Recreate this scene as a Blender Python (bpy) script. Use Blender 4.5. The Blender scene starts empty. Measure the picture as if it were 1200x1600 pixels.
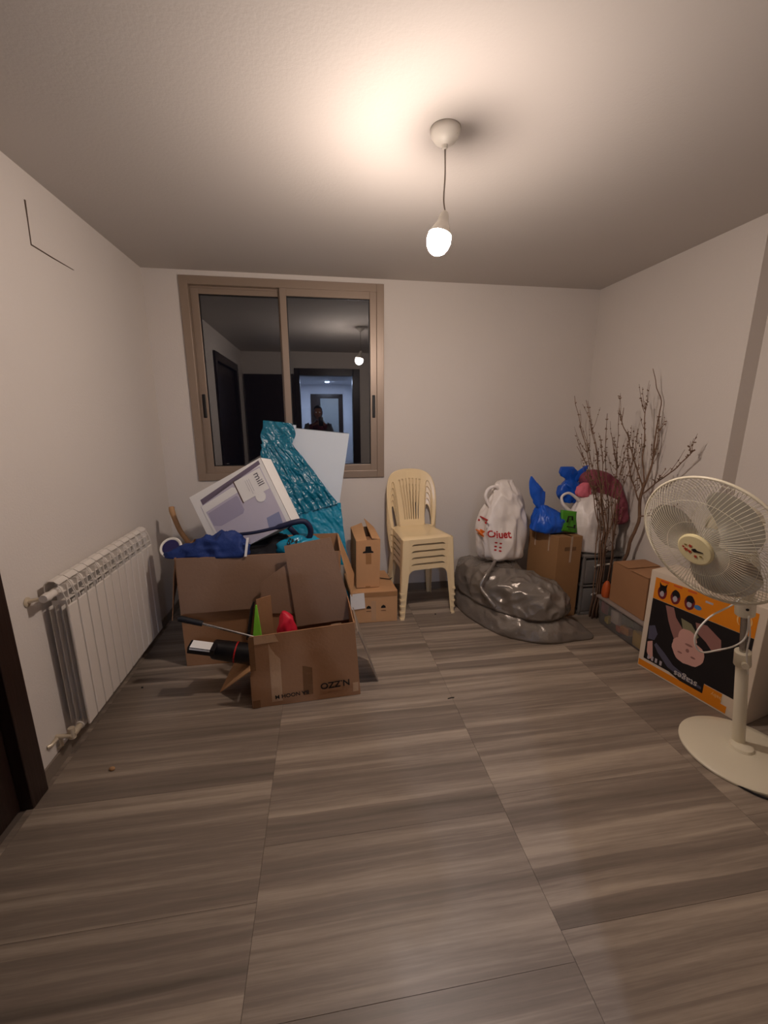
import bpy, bmesh, math, random
from mathutils import Vector as V, Matrix, noise
random.seed(7)
S = bpy.context.scene
COL = S.collection
PI = math.pi

# ------------------------------------------------------------------ camera
cd = bpy.data.cameras.new('camera'); cam = bpy.data.objects.new('camera', cd); COL.objects.link(cam)
R_ = (0.988899531, -0.148583711, -0.000773025); U_ = (0.0340643194, 0.221645098, 0.974532233); F_ = (0.144628279, 0.963740801, -0.224246137)
cam.matrix_world = Matrix(((R_[0], U_[0], -F_[0], 0), (R_[1], U_[1], -F_[1], 0), (R_[2], U_[2], -F_[2], 1.6305), (0, 0, 0, 1)))
cd.sensor_fit = 'HORIZONTAL'; cd.sensor_width = 36; cd.lens = 640.11 / 1200 * 36; cd.clip_start = 0.03
S.camera = cam
# ------------------------------------------------------------------ world (night), exposure
w = bpy.data.worlds.new('night'); S.world = w; w.use_nodes = True
w.node_tree.nodes['Background'].inputs[0].default_value = (0.004, 0.005, 0.009, 1)
w.node_tree.nodes['Background'].inputs[1].default_value = 1
S.view_settings.view_transform = 'Standard'; S.view_settings.look = 'None'; S.view_settings.gamma = 1
S.view_settings.exposure = 0.0
BULB = 620.0; BULB_COL = (1.0, 0.84, 0.745)
HALL = 55.0; HALL_COL = (0.62, 0.74, 1.0)
BULB_AT = V((0.505, 1.835, 2.345))

# ------------------------------------------------------------------ helpers
def lin(c):
    r = []
    for v in c:
        v /= 255.0
        r.append(v / 12.92 if v <= 0.04045 else ((v + 0.055) / 1.055) ** 2.4)
    return (*r, 1)
MATS = {}
def mat(name, rgb, rough=0.6, metal=0, bump=0.0, bscale=40, var=0.0, vscale=6, spec=0.5, trans=0, alpha=1, coat=0, dist=0, stretch=(1, 1, 1), sss=0, ior=1.45, emit=0, crease=0, cs=8):
    if name in MATS: return MATS[name]
    m = bpy.data.materials.new(name); m.use_nodes = True; nt = m.node_tree; N = nt.nodes; Lk = nt.links
    b = N['Principled BSDF']; c = lin(rgb)
    b.inputs['Base Color'].default_value = c; b.inputs['Roughness'].default_value = rough; b.inputs['Metallic'].default_value = metal
    b.inputs['Specular IOR Level'].default_value = spec; b.inputs['Transmission Weight'].default_value = trans; b.inputs['Alpha'].default_value = alpha
    b.inputs['Coat Weight'].default_value = coat; b.inputs['IOR'].default_value = ior
    if sss: b.inputs['Subsurface Weight'].default_value = sss; b.inputs['Subsurface Radius'].default_value = (.02, .02, .02)
    if emit: b.inputs['Emission Color'].default_value = c; b.inputs['Emission Strength'].default_value = emit
    if bump or var or crease:
        tc = N.new('ShaderNodeTexCoord'); mp = N.new('ShaderNodeMapping'); mp.inputs['Scale'].default_value = stretch
        Lk.new(tc.outputs['Object'], mp.inputs[0])
    if var:
        n = N.new('ShaderNodeTexNoise'); n.inputs['Scale'].default_value = vscale; n.inputs['Detail'].default_value = 4
        Lk.new(mp.outputs[0], n.inputs['Vector'])
        mx = N.new('ShaderNodeMix'); mx.data_type = 'RGBA'
        mx.inputs[6].default_value = tuple(x * (1 - var) for x in c[:3]) + (1,); mx.inputs[7].default_value = tuple(min(1, x * (1 + var)) for x in c[:3]) + (1,)
        Lk.new(n.outputs['Fac'], mx.inputs[0]); Lk.new(mx.outputs[2], b.inputs['Base Color'])
    if bump:
        n2 = N.new('ShaderNodeTexNoise'); n2.inputs['Scale'].default_value = bscale; n2.inputs['Detail'].default_value = 5; n2.inputs['Distortion'].default_value = dist
        Lk.new(mp.outputs[0], n2.inputs['Vector'])
        bp = N.new('ShaderNodeBump'); bp.inputs['Strength'].default_value = bump; bp.inputs['Distance'].default_value = 0.01
        Lk.new(n2.outputs['Fac'], bp.inputs['Height']); Lk.new(bp.outputs[0], b.inputs['Normal'])
    if crease:
        n3 = N.new('ShaderNodeTexNoise'); n3.noise_type = 'RIDGED_MULTIFRACTAL'; n3.normalize = True; n3.inputs['Scale'].default_value = cs; n3.inputs['Detail'].default_value = 2.5; n3.inputs['Distortion'].default_value = dist * .5
        Lk.new(mp.outputs[0], n3.inputs['Vector'])
        b3 = N.new('ShaderNodeBump'); b3.inputs['Strength'].default_value = crease; b3.inputs['Distance'].default_value = 0.02
        Lk.new(n3.outputs['Fac'], b3.inputs['Height'])
        if bump: Lk.new(bp.outputs[0], b3.inputs['Normal'])
        Lk.new(b3.outputs[0], b.inputs['Normal'])
    MATS[name] = m
    return m

def root_of(o):
    while o.parent: o = o.parent
    return o
def obj(name, bm, m, parent=None, smooth=False, recalc=True):
    """link a bmesh given in world coordinates as ONE mesh object"""
    if isinstance(bm, bpy.types.Mesh): me = bm
    else:
        if recalc: bmesh.ops.recalc_face_normals(bm, faces=bm.faces)
        me = bpy.data.meshes.new(name); bm.to_mesh(me); bm.free()
    if m: me.materials.clear(); me.materials.append(m)
    if smooth is True:
        for p in me.polygons: p.use_smooth = True
    elif smooth:
        for p in me.polygons: p.use_smooth = True
        me.set_sharp_from_angle(angle=smooth)
    o = bpy.data.objects.new(name, me); COL.objects.link(o)
    if parent:
        o.parent = parent; me.transform(Matrix.Translation(-root_of(parent).location))
    return o
def thing(name, label, cat, loc=(0, 0, 0), group=None):
    o = bpy.data.objects.new(name, None); o.empty_display_size = .05; COL.objects.link(o); o.location = loc
    o['label'] = label; o['category'] = cat
    if group: o['group'] = group
    return o
def tag(o, label, cat, group=None):
    o['label'] = label; o['category'] = cat
    if group: o['group'] = group
    return o
def struct(o): o['kind'] = 'structure'; return o
def copy_tree(o, parent=None):
    c = o.copy(); COL.objects.link(c); c.parent = parent
    for ch in list(o.children): copy_tree(ch, c)
    return c

def nb(): return bmesh.new()
def box(bm, lo, hi, bev=0.0, M=None):
    lo, hi = V(lo), V(hi)
    r = bmesh.ops.create_cube(bm, size=1)['verts']
    for v in r: v.co = V(((lo.x + hi.x) / 2 + v.co.x * (hi.x - lo.x), (lo.y + hi.y) / 2 + v.co.y * (hi.y - lo.y), (lo.z + hi.z) / 2 + v.co.z * (hi.z - lo.z)))
    if bev:
        es = list({e for v in r for e in v.link_edges})
        rr = bmesh.ops.bevel(bm, geom=es, offset=bev, segments=2, profile=.5, affect='EDGES')
        r = list({v for f in rr['faces'] for v in f.verts} | {v for v in r if v.is_valid})
    if M:
        for v in r: v.co = M @ v.co
    return bm
def hexa(bm, c, bev=0.0):
    """8 corners: bottom 4 (ccw), top 4"""
    vs = [bm.verts.new(p) for p in c]
    fs = [bm.faces.new([vs[i] for i in q]) for q in ((3, 2, 1, 0), (4, 5, 6, 7), (0, 1, 5, 4), (1, 2, 6, 5), (2, 3, 7, 6), (3, 0, 4, 7))]
    if bev: bmesh.ops.bevel(bm, geom=list({e for f in fs for e in f.edges}), offset=bev, segments=2, profile=.5, affect='EDGES')
    return bm
def tube(bm, pts, r, n=8, cap=True, close=False):
    pts = [V(p) for p in pts]; k = len(pts); rs = r if isinstance(r, (list, tuple)) else [r] * k
    up = V((0, 0, 1)); prev = None; rings = []
    for i, p in enumerate(pts):
        if close: t = pts[(i + 1) % k] - pts[i - 1]
        else: t = pts[min(i + 1, k - 1)] - pts[max(i - 1, 0)]
        t.normalize()
        if prev is None:
            a = t.cross(up)
            if a.length < .1: a = t.cross(V((1, 0, 0)))
        else: a = prev - t * prev.dot(t)
        a.normalize(); prev = a; b = t.cross(a)
        rings.append([bm.verts.new(p + (a * math.cos(2 * PI * j / n) + b * math.sin(2 * PI * j / n)) * rs[i]) for j in range(n)])
    m = k if close else k - 1
    for i in range(m):
        A, B = rings[i], rings[(i + 1) % k]
        for j in range(n): bm.faces.new((A[j], A[(j + 1) % n], B[(j + 1) % n], B[j]))
    if cap and not close:
        bm.faces.new(rings[0][::-1]); bm.faces.new(rings[-1])
    return bm
def lathe(bm, prof, M=None, n=32, cap=True):
    """prof: list of (radius, height) round local z"""
    M = M or Matrix.Identity(4); rings = []
    for r, z in prof:
        rings.append([bm.verts.new(M @ V((r * math.cos(2 * PI * j / n), r * math.sin(2 * PI * j / n), z))) for j in range(n)])
    for A, B in zip(rings, rings[1:]):
        for j in range(n): bm.faces.new((A[j], A[(j + 1) % n], B[(j + 1) % n], B[j]))
    if cap: bm.faces.new(rings[0][::-1]); bm.faces.new(rings[-1])
    return bm
def frame_m(o, x, y):
    """matrix with origin o, local x and y along the given directions"""
    x = V(x).normalized(); z = x.cross(V(y)).normalized(); y = z.cross(x)
    m = Matrix((x, y, z)).transposed().to_4x4(); m.translation = V(o); return m
def spline(pts, sub=6, close=False):
    pts = [V(p) for p in pts]; n = len(pts); out = []
    rng = range(n) if close else range(n - 1)
    for i in rng:
        if close: p0, p1, p2, p3 = pts[i - 1], pts[i], pts[(i + 1) % n], pts[(i + 2) % n]
        else: p0, p1, p2, p3 = pts[max(i - 1, 0)], pts[i], pts[i + 1], pts[min(i + 2, n - 1)]
        for s in range(sub):
            t = s / sub
            out.append(.5 * ((2 * p1) + (p2 - p0) * t + (2 * p0 - 5 * p1 + 4 * p2 - p3) * t * t + (3 * p1 - p0 - 3 * p2 + p3) * t ** 3))
    if not close: out.append(pts[-1])
    return out
def panel(bm, c, th=.004, n=6, warp=.003, seed=0.0):
    """thin sheet over four corners (in order), slightly warped"""
    c = [V(p) for p in c]; nrm = (c[1] - c[0]).cross(c[3] - c[0]).normalized(); G = [[], []]
    for s in (0, 1):
        for i in range(n + 1):
            row = []
            for j in range(n + 1):
                u, t = i / n, j / n
                p = (c[0] * (1 - u) + c[1] * u) * (1 - t) + (c[3] * (1 - u) + c[2] * u) * t
                p = p + nrm * (warp * noise.noise(p * 4 + V((seed, 0, 0))) + (th / 2 if s else -th / 2))
                row.append(bm.verts.new(p))
            G[s].append(row)
    for s in (0, 1):
        for i in range(n):
            for j in range(n):
                q = [G[s][i][j], G[s][i + 1][j], G[s][i + 1][j + 1], G[s][i][j + 1]]
                bm.faces.new(q if s else q[::-1])
    def side(a, b): bm.faces.new((G[0][a[0]][a[1]], G[0][b[0]][b[1]], G[1][b[0]][b[1]], G[1][a[0]][a[1]]))
    for i in range(n):
        side((i, 0), (i + 1, 0)); side((i + 1, n), (i, n)); side((0, i + 1), (0, i)); side((n, i), (n, i + 1))
    return bm
def shape2d(name, outline, holes=(), depth=.003):
    """flat outline with holes -> mesh (local xy, thickness depth)"""
    cu = bpy.data.curves.new(name, 'CURVE'); cu.dimensions = '2D'; cu.fill_mode = 'BOTH'; cu.extrude = depth / 2
    for ring in [outline, *holes]:
        sp = cu.splines.new('POLY'); sp.points.add(len(ring) - 1); sp.use_cyclic_u = True
        for p, q in zip(sp.points, ring): p.co = (q[0], q[1], 0, 1)
    o = bpy.data.objects.new(name, cu); COL.objects.link(o)
    me = bpy.data.meshes.new_from_object(o.evaluated_get(bpy.context.evaluated_depsgraph_get()))
    bpy.data.objects.remove(o); bpy.data.curves.remove(cu)
    return me
def text(body, size, M, m, parent, name='lettering', th=.0006, bold=0.0, sx=1.0):
    cu = bpy.data.curves.new(name, 'FONT'); cu.body = body; cu.size = size; cu.align_x = 'CENTER'; cu.align_y = 'CENTER'; cu.extrude = th; cu.offset = bold; cu.resolution_u = 3
    o = bpy.data.objects.new(name, cu); COL.objects.link(o)
    me = bpy.data.meshes.new_from_object(o.evaluated_get(bpy.context.evaluated_depsgraph_get()))
    bpy.data.objects.remove(o); bpy.data.curves.remove(cu)
    me.transform(M @ Matrix.Diagonal((sx, 1, 1, 1)))
    return obj(name, me, m, parent)
def decal(name, pts2, M, m, parent, off=.0008, th=.0006):
    """flat printed patch: 2D outline placed by M (local xy), standing off its surface"""
    me = shape2d(name, pts2, (), th); me.transform(M @ Matrix.Translation((0, 0, off)))
    return obj(name, me, m, parent)
def rect(x0, y0, x1, y1): return [(x0, y0), (x1, y0), (x1, y1), (x0, y1)]
def blob2(cx, cy, rx, ry, n=20, wob=.0, seed=0):
    return [(cx + rx * math.cos(2 * PI * i / n) * (1 + wob * noise.noise(V((math.cos(2 * PI * i / n) * 1.5, math.sin(2 * PI * i / n) * 1.5, seed)))),
             cy + ry * math.sin(2 * PI * i / n) * (1 + wob * noise.noise(V((math.cos(2 * PI * i / n) * 1.5, math.sin(2 * PI * i / n) * 1.5, seed + 5))))) for i in range(n)]
def rn(p, f, amp, seed=0.0):
    """folded (ridged) noise"""
    q = V(p) * f + V((seed, seed * 1.7, -seed))
    return amp * ((.35 - 1.6 * abs(noise.noise(q))) * 1.3 + (.3 - 1.6 * abs(noise.noise(q * 2.1 + V((5, 2, 1))))) * .75)
def loftbag(bm, rings, n=72, sub=5, fold=.02, ff=7, seed=0.0, closed_top=True, sq=2.4, vert=.35):
    """soft bag: rings of (z, cx, cy, rx, ry, rot) smoothed, with vertical folds"""
    R = spline([V((a[0], a[1], a[2])) for a in rings], sub); Q = spline([V((a[3], a[4], a[5] if len(a) > 5 else 0)) for a in rings], sub)
    rows = []
    for c, q in zip(R, Q):
        row = []
        for j in range(n):
            a = 2 * PI * j / n; ca, sa = math.cos(a), math.sin(a)
            k = (abs(ca) ** sq + abs(sa) ** sq) ** (-1 / sq)
            x, y = q.x * ca * k, q.y * sa * k; cr, sr = math.cos(q.z), math.sin(q.z)
            p = V((c.y + x * cr - y * sr, c.z + x * sr + y * cr, c.x))
            d = V((p.x - c.y, p.y - c.z, 0)); L = d.length
            if L > 1e-5:
                d /= L; f = rn((p.x, p.y, p.z * vert), ff, fold, seed) * min(1, L / .06) + noise.noise(p * 5 + V((seed, 0, 0))) * fold * .8 * min(1, L / .06)
                p += d * f
            row.append(bm.verts.new(p))
        rows.append(row)
    for A, B in zip(rows, rows[1:]):
        for j in range(n): bm.faces.new((A[j], A[(j + 1) % n], B[(j + 1) % n], B[j]))
    bm.faces.new(rows[0][::-1])
    if closed_top: bm.faces.new(rows[-1])
    return bm
def pillow(bm, outline, z0, hfun, N=22, sub=6, fold=.015, ff=6, seed=0.0, pw=.8, zb=0.0, bulge=0.0, jit=.5):
    """lying soft heap over a ground outline; hfun(x, y) -> height there"""
    ring = spline([V((x, y, 0)) for x, y in outline], sub, True); c = sum(ring, V()) / len(ring); rows = []
    row = []
    rows.append([bm.verts.new(c.lerp(p, .86) + V((0, 0, z0))) for p in ring])
    for k in range(N):
        t = k / (N - 1) * PI / 2; s = max(math.cos(t) ** pw, .02); row = []
        for p in ring:
            q = c.lerp(p, s * (1 + bulge * math.sin(2 * t))); h = hfun(q.x, q.y)
            z = z0 + zb + h * math.sin(t) + (.006 if k else 0)
            d = (p - c).normalized(); e = V((q.x, q.y, z)); f = rn(e, ff, fold, seed) + noise.noise(e * ff * .6) * fold * jit
            e += d * f * math.cos(t) * (1 if k > 1 else .3) + V((0, 0, f * math.sin(t)))
            e.z = max(e.z, z0)
            row.append(bm.verts.new(e))
        rows.append(row)
    m = len(ring)
    for A, B in zip(rows, rows[1:]):
        for j in range(m): bm.faces.new((A[j], A[(j + 1) % m], B[(j + 1) % m], B[j]))
    bm.faces.new(rows[0][::-1]); bm.faces.new(rows[-1])
    return bm

from mathutils.bvhtree import BVHTree
def conform(o, target, d=(0, 1, 0), off=.001, back=.3):
    """lay a printed mark onto the surface of the thing that carries it"""
    bv = BVHTree.FromPolygons([v.co for v in target.data.vertices], [p.vertices for p in target.data.polygons]); d = V(d).normalized()
    me = o.data; bm = bmesh.new(); bm.from_mesh(me); bmesh.ops.subdivide_edges(bm, edges=[e for e in bm.edges if e.calc_length() > .012], cuts=1); bm.to_mesh(me); bm.free()
    zs = [v.co.dot(d) for v in me.vertices]; mid = (min(zs) + max(zs)) / 2
    for v in me.vertices:
        side = off if v.co.dot(d) < mid else off * .3
        hit, n_, i_, dist = bv.ray_cast(v.co - d * back, d)
        if hit: v.co = hit - d * side
    return o
# ------------------------------------------------------------------ materials
M_wall = mat('painted_plaster', (214, 206, 198), .85, bump=.12, bscale=90, var=.03, vscale=2)
M_ceil = mat('ceiling_paint', (196, 189, 182), .9, bump=.08, bscale=80)
M_alu = mat('taupe_aluminium', (150, 132, 116), .38, .25)
M_aludk = mat('window_rubber', (20, 18, 18), .5)
M_door = mat('dark_walnut', (44, 30, 25), .35, bump=.15, bscale=14, stretch=(6, 6, .4), var=.3, vscale=8)
M_base = mat('skirting_tile', (128, 116, 104), .4)
M_radi = mat('white_enamel', (220, 212, 202), .3)
M_radd = mat('radiator_inner', (176, 170, 165), .5)
M_brass = mat('valve_nickel', (214, 200, 176), .35, .35)
M_card = mat('cardboard', (164, 120, 84), .75, bump=.12, bscale=60, var=.10, vscale=5)
M_card2 = mat('cardboard_grey', (142, 112, 90), .75, bump=.12, bscale=60, var=.08, vscale=5)
M_card3 = mat('cardboard_light', (198, 152, 108), .75, bump=.1, bscale=60, var=.08, vscale=5)
M_tape = mat('packing_tape', (164, 120, 78), .22, var=.1, vscale=20, bump=.2, bscale=30)
M_ink = mat('black_ink', (22, 18, 16), .7)
M_cream = mat('cream_plastic', (238, 214, 170), .2)
M_white = mat('white_plastic', (232, 226, 214), .3)
M_paper = mat('white_paper', (236, 234, 230), .7)
M_lilac = mat('pale_lilac_print', (196, 190, 204), .55)
M_lilac2 = mat('lilac_shade_print', (168, 162, 184), .55)
M_lilac3 = mat('mauve_print', (112, 100, 118), .55)
M_board = mat('white_foam_board', (206, 216, 226), .6, var=.02, vscale=5)
M_teal = mat('teal_film', (16, 112, 140), .2, bump=.4, bscale=24, dist=1.4, var=.3, vscale=9, spec=.7, crease=.3, cs=12)
M_teall = mat('light_teal_film', (26, 138, 170), .25, bump=.3, bscale=24, dist=1.4, var=.2, vscale=9, crease=.3, cs=9)
M_blue = mat('royal_blue_bag', (20, 84, 190), .33, bump=.3, bscale=30, dist=1, var=.15, vscale=8, crease=.8, cs=8)
M_denim = mat('blue_cloth', (24, 50, 112), .7, bump=.3, bscale=60, var=.25, vscale=8, crease=.9, cs=7)
M_navy = mat('navy_foam', (26, 32, 62), .6)
M_black = mat('black_cloth', (16, 16, 22), .6, bump=.3, bscale=40, crease=.8, cs=7)
M_blackp = mat('black_plastic', (22, 20, 22), .3)
M_silver = mat('grey_bag_film', (138, 130, 122), .27, .45, bump=.25, bscale=30, dist=1.3, var=.08, vscale=5, crease=.55, cs=9)
M_wbag = mat('white_bag_film', (226, 218, 212), .33, bump=.3, bscale=26, dist=.8, var=.04, vscale=6, crease=1.0, cs=5)
M_red = mat('red_print', (176, 26, 28), .5)
M_orange = mat('orange_print', (222, 132, 22), .5)
M_green = mat('green_bag', (72, 146, 34), .4, bump=.4, bscale=20)
M_maroon = mat('rose_knit', (134, 66, 80), .85, bump=.6, bscale=50, var=.25, vscale=12, crease=.8, cs=9)
M_pink = mat('pink_cloth', (206, 104, 120), .7, var=.2, vscale=15)
M_bark = mat('twig_bark', (118, 90, 70), .8, bump=.3, bscale=80, var=.2, vscale=20)
M_steel = mat('steel', (176, 172, 168), .25, .95)
M_clear = mat('clear_tub', (206, 198, 192), .25, trans=.75, ior=1.2)
M_skin = mat('skin', (176, 128, 104), .55)
M_strap = mat('white_strap', (228, 206, 180), .4)
M_wood = mat('pale_wood', (178, 136, 94), .6, bump=.2, bscale=30, stretch=(1, 1, .2), var=.1)

def floor_mat():
    m = bpy.data.materials.new('striped_wood_tile'); m.use_nodes = True; nt = m.node_tree; N = nt.nodes; K = nt.links; b = N['Principled BSDF']
    def math_(op, a, bb=None):
        n = N.new('ShaderNodeMath'); n.operation = op
        for i, x in enumerate((a, bb)):
            if x is None: continue
            if isinstance(x, (int, float)): n.inputs[i].default_value = x
            else: K.new(x, n.inputs[i])
        return n.outputs[0]
    def comb(x, y, z):
        n = N.new('ShaderNodeCombineXYZ')
        for i, q in enumerate((x, y, z)):
            if isinstance(q, (int, float)): n.inputs[i].default_value = q
            else: K.new(q, n.inputs[i])
        return n.outputs[0]
    def tex(vec, scale, detail, rough=.5, dist=0):
        n = N.new('ShaderNodeTexNoise'); n.inputs['Scale'].default_value = scale; n.inputs['Detail'].default_value = detail; n.inputs['Roughness'].default_value = rough; n.inputs['Distortion'].default_value = dist
        K.new(vec, n.inputs['Vector']); return n.outputs['Fac']
    g = N.new('ShaderNodeNewGeometry'); s = N.new('ShaderNodeSeparateXYZ'); K.new(g.outputs['Position'], s.inputs[0])
    x, y = s.outputs[0], s.outputs[1]
    oi = N.new('ShaderNodeObjectInfo'); rnd = math_('MULTIPLY', oi.outputs['Random'], 60)
    wob = math_('MULTIPLY', tex(comb(math_('MULTIPLY', x, 1.2), math_('MULTIPLY', y, 3), rnd), 1, 2), .03)
    yy = math_('ADD', y, wob)
    strips = tex(comb(math_('MULTIPLY', x, .25), math_('MULTIPLY', yy, 15), rnd), 1, 1.5, .45)
    fine = tex(comb(math_('MULTIPLY', x, 1.2), math_('MULTIPLY', yy, 40), rnd), 1, 4, .65)
    grain = tex(comb(math_('MULTIPLY', x, 14), math_('MULTIPLY', y, 90), 3.0), 1, 3, .6)
    # sharp-edged strip tone
    wn = N.new('ShaderNodeTexWhiteNoise'); wn.noise_dimensions = '3D'
    jit = math_('MULTIPLY', tex(comb(0.0, math_('MULTIPLY', y, 7), rnd), 1, 0), 5)
    K.new(comb(math_('FLOOR', math_('ADD', math_('MULTIPLY', yy, 15), jit)), rnd, 0.0), wn.inputs[0])
    v = math_('ADD', math_('MULTIPLY', strips, .55), math_('MULTIPLY', fine, .60))
    v = math_('ADD', v, math_('MULTIPLY', wn.outputs[0], .16)); v = math_('ADD', v, math_('MULTIPLY', grain, .10))
    rp = N.new('ShaderNodeValToRGB'); K.new(math_('SUBTRACT', v, .19), rp.inputs[0])
    e = rp.color_ramp.elements; e[0].position = .24; e[0].color = lin((103, 92, 81)); e[1].position = .74; e[1].color = lin((176, 160, 142))
    q = rp.color_ramp.elements.new(.50); q.color = lin((133, 119, 106))
    K.new(rp.outputs[0], b.inputs['Base Color']); b.inputs['Roughness'].default_value = .42
    bp = N.new('ShaderNodeBump'); bp.inputs['Strength'].default_value = .12; bp.inputs['Distance'].default_value = .004; K.new(fine, bp.inputs['Height']); K.new(bp.outputs[0], b.inputs['Normal'])
    return m
M_floor = floor_mat()
M_grout = mat('grout', (96, 84, 75), .8)

# ================================================================== the room
XL, XR, XR2, YB, YF, H = -1.30, 2.48, 2.58, 3.637, -0.25, 2.73
YS = 2.21                                    # the right wall steps back from here towards the camera
DX0, DX1, DZ = -0.36, 0.59, 2.36             # doorway the photograph is taken from
b = nb(); box(b, (XL - .1, YF - .15, -.05), (XR2 + .1, YB + .1, -.0025)); floor = struct(obj('floor', b, M_grout))
cols = [(XL, -1.270, .3), (-1.270, -.276, .13), (-.276, .718, .32), (.718, 1.712, .40), (1.712, XR2, .15)]
for x0, x1, off in cols:
    y = YF - .15 + ((off - (YF - .15)) % .5) - .5
    while y < YB:
        a, c = max(y, YF - .15), min(y + .5, YB)
        if c - a > .02:
            b = nb(); box(b, (x0 + .0006, a + .0004, -.012), (x1 - .0006, c - .0004, 0), .0005); obj('tile', b, M_floor, floor)
        y += .5
b = nb(); box(b, (XL - .1, YF - .15, H), (XR2 + .1, YB + .1, H + .08)); struct(obj('ceiling', b, M_ceil))
# back wall with the window opening
WX0, WX1, WZ0, WZ1 = -1.036, 0.545, 1.112, 2.690
b = nb()
for lo, hi in (((XL - .1, YB, 0), (WX0 + .02, YB + .2, H)), ((WX1 - .02, YB, 0), (XR2 + .1, YB + .2, H)), ((WX0 + .02, YB, 0), (WX1 - .02, YB + .2, WZ0 + .02)), ((WX0 + .02, YB, WZ1 - .02), (WX1 - .02, YB + .2, H))): box(b, lo, hi)
struct(obj('wall_back', b, M_wall))
# left wall with a doorway near the camera
LY0, LY1, LZ = .36, 1.66, 2.37
b = nb()
box(b, (XL - .1, LY1, 0), (XL, YB, H)); box(b, (XL - .1, YF, 0), (XL, LY0, H)); box(b, (XL - .1, LY0, LZ), (XL, LY1, H))
wl = struct(obj('wall_left', b, M_wall))
b = nb(); tube(b, [(XL + .0005, 2.354, 2.598), (XL + .0005, 2.350, 2.50), (XL + .0005, 2.344, 2.413), (XL + .0005, 2.50, 2.411), (XL + .0005, 2.685, 2.413)], [.0045, .003, .004, .0035, .002], 6)
o = obj('plaster_crack', b, mat('crack_line', (92, 78, 66), .9), wl); o['label'] = 'thin dark bent crack line high on the left wall'
b = nb(); box(b, (XR, YS, 0), (XR + .3, YB, H)); box(b, (XR2, YF, 0), (XR2 + .2, YS, H)); struct(obj('wall_right', b, M_wall))
b = nb(); box(b, (XL - .1, YF - .15, 0), (DX0, YF, H)); box(b, (DX1, YF - .15, 0), (XR2 + .1, YF, H)); box(b, (DX0, YF - .15, DZ), (DX1, YF, H)); struct(obj('wall_front', b, M_wall))
def baseb(name, lo, hi): bb = nb(); box(bb, lo, hi, .0015); struct(obj(name, bb, M_base))
BH = .07
baseb('baseboard_back', (XL, YB - .01, 0), (XR, YB, BH)); baseb('baseboard_left', (XL, LY1 + .075, 0), (XL + .01, YB - .01, BH))
baseb('baseboard_right', (XR - .01, YS, 0), (XR, YB - .01, BH)); baseb('baseboard_right', (XR2 - .01, YF, 0), (XR2, YS, BH)); baseb('baseboard_front', (DX1 + .12, YF, 0), (XR2 - .01, YF + .01, BH))
# window: outer frame, two sliding sashes with glazing units
def glass_mat():
    m = bpy.data.materials.new('night_glass'); m.use_nodes = True; nt = m.node_tree; N = nt.nodes; N.clear()
    o = N.new('ShaderNodeOutputMaterial'); t = N.new('ShaderNodeBsdfTransparent'); t.inputs[0].default_value = (.55, .56, .58, 1)
    g = N.new('ShaderNodeBsdfGlossy'); g.inputs['Roughness'].default_value = .004; g.inputs[0].default_value = (.95, .97, 1, 1)
    f = N.new('ShaderNodeFresnel'); f.inputs[0].default_value = 2.5; mx = N.new('ShaderNodeMixShader')
    nt.links.new(f.outputs[0], mx.inputs[0]); nt.links.new(t.outputs[0], mx.inputs[1]); nt.links.new(g.outputs[0], mx.inputs[2]); nt.links.new(mx.outputs[0], o.inputs[0]); return m
M_glass = glass_mat()
win = struct(thing('window_1', '', '')); del win['label'], win['category']
win.location = (0, YB, 0)
def ring_frame(bm, x0, x1, z0, z1, wl_, wr, wb, wt, y0, y1, bev=.003):
    box(bm, (x0, y0, z0), (x0 + wl_, y1, z1), bev); box(bm, (x1 - wr, y0, z0), (x1, y1, z1), bev)
    box(bm, (x0 + wl_ - .001, y0, z0), (x1 - wr + .001, y1, z0 + wb), bev); box(bm, (x0 + wl_ - .001, y0, z1 - wt), (x1 - wr + .001, y1, z1), bev)
b = nb(); ring_frame(b, WX0, WX1, WZ0, WZ1, .062, .062, .062, .062, YB - .018, YB + .10)
box(b, (WX0 + .05, YB + .028, WZ0 + .06), (WX1 - .05, YB + .034, WZ0 + .075)); box(b, (WX0 + .05, YB + .028, WZ1 - .075), (WX1 - .05, YB + .034, WZ1 - .06))
obj('window_frame', b, M_alu, win)
b = nb(); xa0, xa1, za0, za1 = -.292, WX1 - .062, WZ0 + .055, WZ1 - .055
ring_frame(b, xa0, xa1, za0, za1, .052, .056, .062, .062, YB - .012, YB + .026)
s1 = obj('sash', b, M_alu, win)
b = nb(); ring_frame(b, xa0 + .05, xa1 - .054, za0 + .06, za1 - .06, .008, .008, .008, .008, YB + .0, YB + .02, 0); obj('glazing_seal', b, M_aludk, s1)
b = nb(); box(b, (xa0 + .045, YB + .008, za0 + .055), (xa1 - .05, YB + .012, za1 - .055)); obj('glass_pane', b, M_glass, s1)
b = nb(); xb0, xb1 = WX0 + .062, -.262
ring_frame(b, xb0, xb1, za0, za1, .060, .045, .06, .06, YB + .034, YB + .072)
s2 = obj('sash', b, M_alu, win)
b = nb(); ring_frame(b, xb0 + .058, xb1 - .040, za0 + .058, za1 - .058, .008, .008, .008, .008, YB + .045, YB + .066, 0); obj('glazing_seal', b, M_aludk, s2)
b = nb(); box(b, (xb0 + .05, YB + .052, za0 + .05), (xb1 - .04, YB + .056, za1 - .05)); obj('glass_pane', b, M_glass, s2)
for x, s, y in ((xa1 - .028, s1, YB - .014), (xb0 + .030, s2, YB + .032)):
    b = nb(); box(b, (x - .013, y - .006, 1.63), (x + .013, y + .004, 1.82), .005); box(b, (x - .006, y - .010, 1.64), (x + .006, y - .004, 1.70), .002); obj('pull_handle', b, M_aludk, s)
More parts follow.
